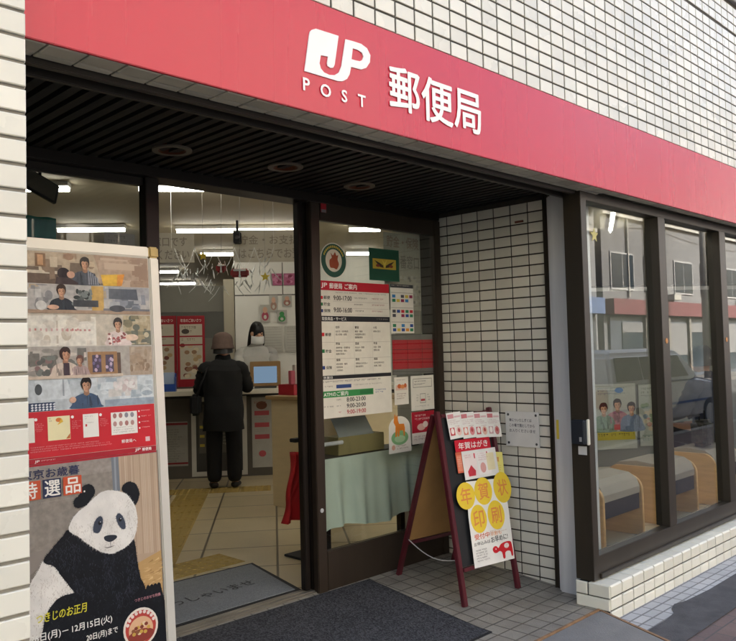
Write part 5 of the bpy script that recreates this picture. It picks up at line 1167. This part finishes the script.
    for s in 'LR':
        a, e, w_ = J['sho'+s], J['elb'+s], J['wri'+s].lerp(J['elb'+s], .05); pts = []; rs = []
        inn = a.lerp(shz, .35)
        for k in range(25):
            t = k/24
            if t < .12: p_ = inn.lerp(a, t/.12); r_ = .070+.012*t/.12
            elif t < .55: p_ = a.lerp(e, (t-.12)/.43); r_ = .082-.016*(t-.12)/.43
            else: p_ = e.lerp(w_, (t-.55)/.45); r_ = .066-.016*(t-.55)/.45
            pts.append(p_); rs.append(r_*(1+.05*math.sin(k*2.1)+.04*math.sin(k*3.7+1)))
        for _ in range(1): pts = [pts[0]]+[(pts[k-1]+pts[k]*2+pts[k+1])/4 for k in range(1, len(pts)-1)]+[pts[-1]]
        m.tube(pts, rs, 16)
    m.build('coat', coat, p, smooth=True)
    T = {'pelvis': (J['pelvis']-Vector((0,0,.01)),.13,.09)}; TE = []
    for s in 'LR':
        T['hip'+s] = (J['hip'+s]-Vector((0,0,.05)),.098,.098); T['kne'+s] = (J['kne'+s],.086,.088); T['ank'+s] = (J['ank'+s]-Vector((0,0,.02)),.072,.078); TE += [('pelvis','hip'+s),('hip'+s,'kne'+s),('kne'+s,'ank'+s)]
    V, F = skin_surface(T, TE, 'pelvis'); m = MB(M_); m.add(V, F); m.build('trousers', trousers, p, smooth=True)
    for s in 'LR':
        a, t = J['ank'+s], J['toe'+s]; hl = a-(t-a).normalized()*.03; md_ = a.lerp(t, .5)
        V, F = skin_surface({'h': (Vector((hl.x,hl.y,sole+.036)),.045,.036),'m': (Vector((md_.x,md_.y,sole+.036)),.048,.034),'t': (Vector((t.x,t.y,sole+.030)),.045,.028)}, [('h','m'),('m','t')], 'h')
        m = MB(M_); m.add(V, F); m.build('shoe', shoes, p, smooth=True)
    HEADS[p.name] = (hc, hd, fwd, rgt)
    for sg_ in (-1, 1):
        c = hc+fwd*.088+rgt*sg_*.031+hd*.010; m = MB(M_); m.lathe([(0,-.010),(.007,-.007),(.010,0),(.007,.007),(0,.010)], tuple(c), 10); m.build('eye', mat('eye_dark', '#1a1512', .2), p, smooth=True)
    return p
def hair_cap(p, col, long=0.0, name='hair'):
    M_ = WM[p.name]; hc, hd, fwd, rgt = HEADS[p.name]
    m = MB(M_)
    def f(u, v):
        th = 2*math.pi*u; ph = v*math.pi*.5
        back = (1-math.cos(th))/2                                   # 0 in front, 1 behind
        low = -.02-long*(.3+.7*back)+(.112 if back < .25 else 0)*(1-back*4)
        h = low+(.135-low)*math.sin(ph) if v > 0 else low
        r_ = max(.0, math.cos(ph))**.55*(1+.05*math.sin(th*5))
        return hc+fwd*(.112*r_*math.cos(th)-.012)+rgt*(.098*r_*math.sin(th))+hd*h
    m.grid(f, 28, 10); o = m.build(name, mat('hair_'+col.lstrip('#'), col, .45, var=.3, vscale=30, stretch=(5,5,1)), p, smooth=True)
    return o

BLK = mat('black_coat_cloth', '#070708', .9, var=.2, vscale=12); BLK2 = mat('black_trouser_cloth', '#070708', .9, var=.2); SHO = mat('black_shoe', '#121112', .5)
cu = person('customer in a black coat and mauve brown hat standing at the counter, seen from behind', tuple(I(-.51, 8.0, ZI)), RZ, dict(
    pelvis=(0,0,.78),waist=(0,.01,.92),chest=(0,.02,1.12),neck=(0,.05,1.29),top=(0,.085,1.525),face=(.05,1,-.15),
    shoL=(-.17,.02,1.20),elbL=(-.245,.08,.98),wriL=(-.15,.30,.985),handL=(.3,1,-.1),shoR=(.17,.03,1.20),elbR=(.24,.10,1.00),wriR=(.19,.33,1.02),handR=(-.2,1,0),
    hipL=(-.09,0,.74),kneL=(-.10,.02,.42),ankL=(-.10,-.02,.07),toeL=(-.13,.12,.03),hipR=(.09,0,.74),kneR=(.10,.02,.42),ankR=(.10,-.02,.07),toeR=(.13,.12,.03)), BLK, BLK2, SHO)
hair_cap(cu, '#191615', .085)
hc, hd, fwd, rgt = HEADS[cu.name]
m = MB(WM[cu.name]); m.lathe([(.134,-.034),(.135,-.026),(.122,.010),(.121,.03),(.114,.075),(.096,.108),(.062,.130),(.03,.138),(0,.140)], tuple(hc+Vector((0,-.006,.0))), 32, sx=.88)
m.build('hat', mat('mauve_felt_hat', '#5c4a42', .9, var=.15, vscale=20, bump=.2), cu, smooth=True)
bag = root('shoulder_bag', 'black shoulder bag hanging at the left hip of the customer', 'bag', tuple(I(-.78, 7.98, .92)), RZ); M_ = WM[bag.name]
m = MB(M_); m.box(-.05,.05,-.12,.12,-.11,.10); m.build('pouch', BLK2, bag, bevel=.025, seg=3)
m = MB(M_); m.tube([(.02,-.10,.09),(.07,-.10,.22),(.13,-.05,.36),(.16,.04,.40)], .010, 8); m.build('strap', BLK, bag, smooth=True)
cl_ = person('clerk with long black hair and a white face mask behind the counter', tuple(I(-.20, 9.42, ZI)), RZ+math.pi, dict(
    pelvis=(0,0,.90),waist=(0,.02,1.05),chest=(0,.05,1.26),neck=(.0,.10,1.44),top=(-.02,.165,1.68),face=(-.35,1,-.30),
    shoL=(-.17,.05,1.35),elbL=(-.22,.14,1.13),wriL=(-.10,.34,1.08),handL=(.4,1,-.1),shoR=(.17,.05,1.35),elbR=(.23,.15,1.13),wriR=(.16,.36,1.08),handR=(-.2,1,-.1),
    hipL=(-.09,0,.86),kneL=(-.09,.02,.48),ankL=(-.09,-.02,.08),toeL=(-.10,.13,.03),hipR=(.09,0,.86),kneR=(.09,.02,.48),ankR=(.09,-.02,.08),toeR=(.10,.13,.03)), mat('clerk_grey_blouse', '#b5b3ad', .8, var=.15), BLK2, SHO, skin='#c99a7c')
hair_cap(cl_, '#0f0d0d', .22)
hc, hd, fwd, rgt = HEADS[cl_.name]
m = MB(WM[cl_.name]); m.grid(lambda u, v: hc+fwd*(.100*math.cos((u-.5)*2.2)+.018*math.sin(math.pi*v)*math.cos((u-.5)*3))+rgt*(.088*math.sin((u-.5)*2.2))+hd*(-.112+.095*v), 14, 8)
o = m.build('face_mask', mat('white_mask', '#d9d9d6', .8), cl_, smooth=True); md = o.modifiers.new('thickness', 'SOLIDIFY'); md.thickness = .003
se = person('seated person in a navy jacket with dark hair on the bench behind the shop window', (7.12, 2.80, 0), R(-12), dict(
    pelvis=(0,0,.62),waist=(0,.0,.76),chest=(0,.02,.94),neck=(0,.05,1.10),top=(0,.085,1.335),face=(0,1,-.2),
    shoL=(-.18,.02,1.02),elbL=(-.235,.12,.80),wriL=(-.12,.34,.73),handL=(.5,1,-.1),shoR=(.18,.02,1.02),elbR=(.235,.12,.80),wriR=(.12,.34,.73),handR=(-.5,1,-.1),
    hipL=(-.09,.05,.61),kneL=(-.11,.45,.60),ankL=(-.11,.43,.15),toeL=(-.12,.57,.10),hipR=(.09,.05,.61),kneR=(.11,.45,.60),ankR=(.11,.43,.15),toeR=(.12,.57,.10)), mat('navy_jacket', '#1f2637', .8, var=.15), BLK2, SHO, sit=True, sole=ZI)
hair_cap(se, '#171311', .05)
tg_ = root('tote_bag', 'dark patterned bag standing on the bench beside the seated person', 'bag', (6.72, 2.72, .526)); M_ = WM[tg_.name]
m = MB(M_); m.box(-.10,.10,-.07,.07,.0,.22); m.build('bag_body', mat('patterned_cloth', '#3a352c', .8, var=.7, vscale=35), tg_, bevel=.03, seg=3)
m = MB(M_); m.tube([(-.06,0,.215),(-.05,0,.30),(.05,0,.30),(.06,0,.215)], .008, 8); m.build('strap', BLK, tg_, smooth=True)

# ------------------------------------------------------------------ across the street (seen in the glass and in the gloss of the fascia)
car = root('estate_car', 'white estate car stopped in the street, reflected in the shop window', 'car', (13.2, -2.2, -.2)); M_ = WM[car.name]
CARW = mat('white_car_paint', '#d8dadb', .25, coat=.6); CARG = mat('car_glass', '#12161a', .05, spec=.8); TYRE = mat('tyre_rubber', '#141414', .8)
m = MB(M_)
body = [(-2.3,.28),(-2.28,.62),(-2.2,.92),(-2.1,1.0),(1.05,1.0),(1.95,.88),(2.22,.74),(2.3,.52),(2.28,.26)]
m.prism(body[::-1], (0,.82,0), X3, Z3, 1.64)
m.build('body', CARW, car, bevel=.06, seg=3)
m = MB(M_)
def cab(x0, x1, y, z): return [(x0,-y,z),(x1,-y,z),(x1,y,z),(x0,y,z)]
L_ = [cab(-2.18,1.12,.80,.98), cab(-2.08,.55,.70,1.44), cab(-1.95,.35,.62,1.53)]
m.add([p for l in L_ for p in l], [(i*4+k, i*4+(k+1)%4, (i+1)*4+(k+1)%4, (i+1)*4+k) for i in range(2) for k in range(4)]+[(8,9,10,11)]); m.build('cabin', CARW, car, bevel=.05, seg=3)
for sy in (-1, 1):
    for x0, x1, s in ((-2.0,-1.15,0),(-1.08,-.25,0),(-.18,.62,-.26)):
        m = MB(M_); m.add([(x0,sy*.800,1.03),(x1,sy*.800,1.03),(x1+s,sy*.722,1.40),(x0+(.06 if x0 < -1.9 else 0),sy*.722,1.40)], [(0,1,2,3) if sy < 0 else (3,2,1,0)])
        o = m.build('side_window', CARG, car); md = o.modifiers.new('thickness', 'SOLIDIFY'); md.thickness = .02; md.offset = 0
m = MB(M_); m.add([(1.10,-.70,1.02),(1.10,.70,1.02),(.62,.62,1.40),(.62,-.62,1.40)], [(0,1,2,3)]); o = m.build('windscreen', CARG, car); md = o.modifiers.new('thickness', 'SOLIDIFY'); md.thickness = .03; md.offset = 0
for x in (-1.4, 1.45):
    for sy in (-1, 1):
        m = MB(M_); m.tube([(x,sy*.66,.31),(x,sy*.835,.31)], .31, 28); w_ = m.build('wheel', TYRE, car, bevel=.02)
        m = MB(M_); m.tube([(x,sy*.82,.31),(x,sy*.842,.31)], .19, 20); m.build('rim', STEEL, w_)
for sy in (-1, 1):
    m = MB(M_); m.box(2.20,2.30,sy*.62-.16,sy*.62+.16,.60,.74); m.build('headlight', mat('lamp_glass', '#b9bec2', .1), car, bevel=.02)
    m = MB(M_); m.box(-2.31,-2.22,sy*.68-.09,sy*.68+.09,.62,.92); m.build('tail_light', mat('tail_lamp_red', '#8e1a1a', .2), car, bevel=.02)
m = MB(M_); m.box(-2.2,2.1,-.832,-.823,.56,.60); m.box(-2.2,2.1,.823,.832,.56,.60); m.build('side_stripe', mat('car_stripe', '#2d5a9a', .4), car)
def facade(label, x0, x1, h, wall, frame, glassc, floor_h=3.1, bay=2.4, shop='#4a4f55', band=None):
    b = root('street_building', label, 'building', ((x0+x1)/2, -11.5, -.2), 0, 'buildings across the street')
    m = MB(); m.box(x0,x1,-16,-10.3,-.2,h); m.build('wall', mat('wall_'+wall.lstrip('#'), wall, .85, var=.1, vscale=1), b)
    m = MB(); m.box(x0,x1,-10.29,-9.95,h,h+.35); m.build('parapet', mat('wall_'+wall.lstrip('#'), wall, .85), b)
    GL = mat('win_'+glassc.lstrip('#'), glassc, .1, spec=.7)
    z = 3.6
    while z+1.6 < h:
        x = x0+.6
        while x+bay*.7 < x1:
            m = MB(); m.box(x,x+bay*.68,-10.296,-10.25,z,z+1.5); f_ = m.build('window', mat('winframe_'+frame.lstrip('#'), frame, .5), b)
            m = MB(); m.box(x+.07,x+bay*.34-.03,-10.248,-10.24,z+.07,z+1.43); m.box(x+bay*.34+.03,x+bay*.68-.07,-10.248,-10.24,z+.07,z+1.43); m.build('pane', GL, f_)
            x += bay
        z += floor_h
    m = MB(); m.box(x0+.3,x1-.3,-10.296,-10.2,-.1,2.5); m.build('shopfront', mat('shop_'+shop.lstrip('#'), shop, .3, var=.3, vscale=.8), b)
    x = x0+1.2; k = 0
    SG = mat('shop_glazing', '#39434a', .08, spec=.7); CU = mat('shop_blind', '#6f7072', .7, var=.1); PL = mat('shop_pilaster', '#6f6c66', .7, var=.15)
    while x+2.0 < x1-.6:
        m = MB(); m.box(x,x+1.75,-10.199,-10.17,.1,2.3); g_ = m.build('shop_window', SG, b)
        m = MB(); m.box(x,x+1.75,-10.169,-10.155,2.3-(.4+.5*((k*7)%3)),2.3); m.build('blind', CU, g_)
        m = MB(); m.box(x+1.8,x+2.0,-10.199,-10.05,-.1,2.55); m.build('pilaster', PL, b)
        x += 2.15; k += 1
    for q in range(int((x1-x0)/4)):
        m = MB(); m.box(x0+1.7+q*4,x0+2.4+q*4,-10.295,-9.98,3.30,3.55) if q % 2 else m.box(x0+2.0+q*4,x0+2.08+q*4,-10.295,-10.2,3.3,h); m.build('air_conditioner' if q % 2 else 'drainpipe', mat('facade_grey_metal', '#a3a29c', .5, var=.1), b, bevel=.01)
    m = MB(); m.box(x0,x1,-10.295,-10.16,h-.9,h-.75); m.build('cornice', mat('facade_cornice', '#a9a7a1', .8), b)
    if band:
        m = MB(); m.box(x0+.1,x1-.1,-10.296,-9.9,2.6,3.2); m.build('shop_sign', mat('band_'+band.lstrip('#'), band, .4, var=.15), b)
    return b
facade('pale grey office building across the street with a white shop band', -26, -9, 11, '#a9a8a4', '#d0d0cc', '#2f3a42', band='#c9c6bc')
facade('cream apartment building across the street with a green shop band', -8.5, 5, 9.5, '#b8b5ad', '#8a8a86', '#2a3238', band='#3f6a52')
facade('beige building across the street with a red shop band', 5.5, 15, 10.5, '#aeaaa1', '#7a756c', '#262c33', bay=2.0, band='#a5303a')
facade('white building across the street with a blue shop band', 15.4, 27, 6.6, '#828486', '#7f8080', '#343e48', band='#5a6f94')
facade('pale stone building across the street with a dull red shop band', 27.5, 46, 7.4, '#6d6e70', '#9a9b9c', '#2a3540', bay=2.9, shop='#59616a', band='#6e4247')
facade('tall grey building far along the opposite side of the street', 46.5, 70, 15, '#9a9a9a', '#c4c4c2', '#2f3a42')

for px_, lb in ((19.5,'grey concrete utility pole with cross arms on the far pavement before the white building'),(33.0,'grey concrete utility pole with cross arms on the far pavement before the stone building')):
    up = root('utility_pole', lb, 'pole', (px_, -8.6, -.06), 0, 'utility poles across the street'); CN = mat('pole_concrete', '#8d8b86', .8, var=.12)
    m = MB(); m.tube([(px_,-8.6,-.06),(px_,-8.6,9.5)], [.17,.12], 14); m.build('pole', CN, up, smooth=True)
    for z_ in (7.6, 8.5):
        m = MB(); m.box(px_-.9,px_+.9,-8.65,-8.55,z_,z_+.09); m.build('cross_arm', STEEL, up)
    m = MB(); m.tube([(px_+.45,-8.6,6.2),(px_+.45,-8.6,7.1)], .24, 14); m.build('transformer', STEEL, up, bevel=.02)
    for z_ in (7.72, 8.62):
        m = MB(); m.tube([(px_+t_*13.5/12, -8.6, z_-.35*math.sin(math.pi*t_/12)) for t_ in range(13)], .018, 6); m.build('cable', RUBBER, up)
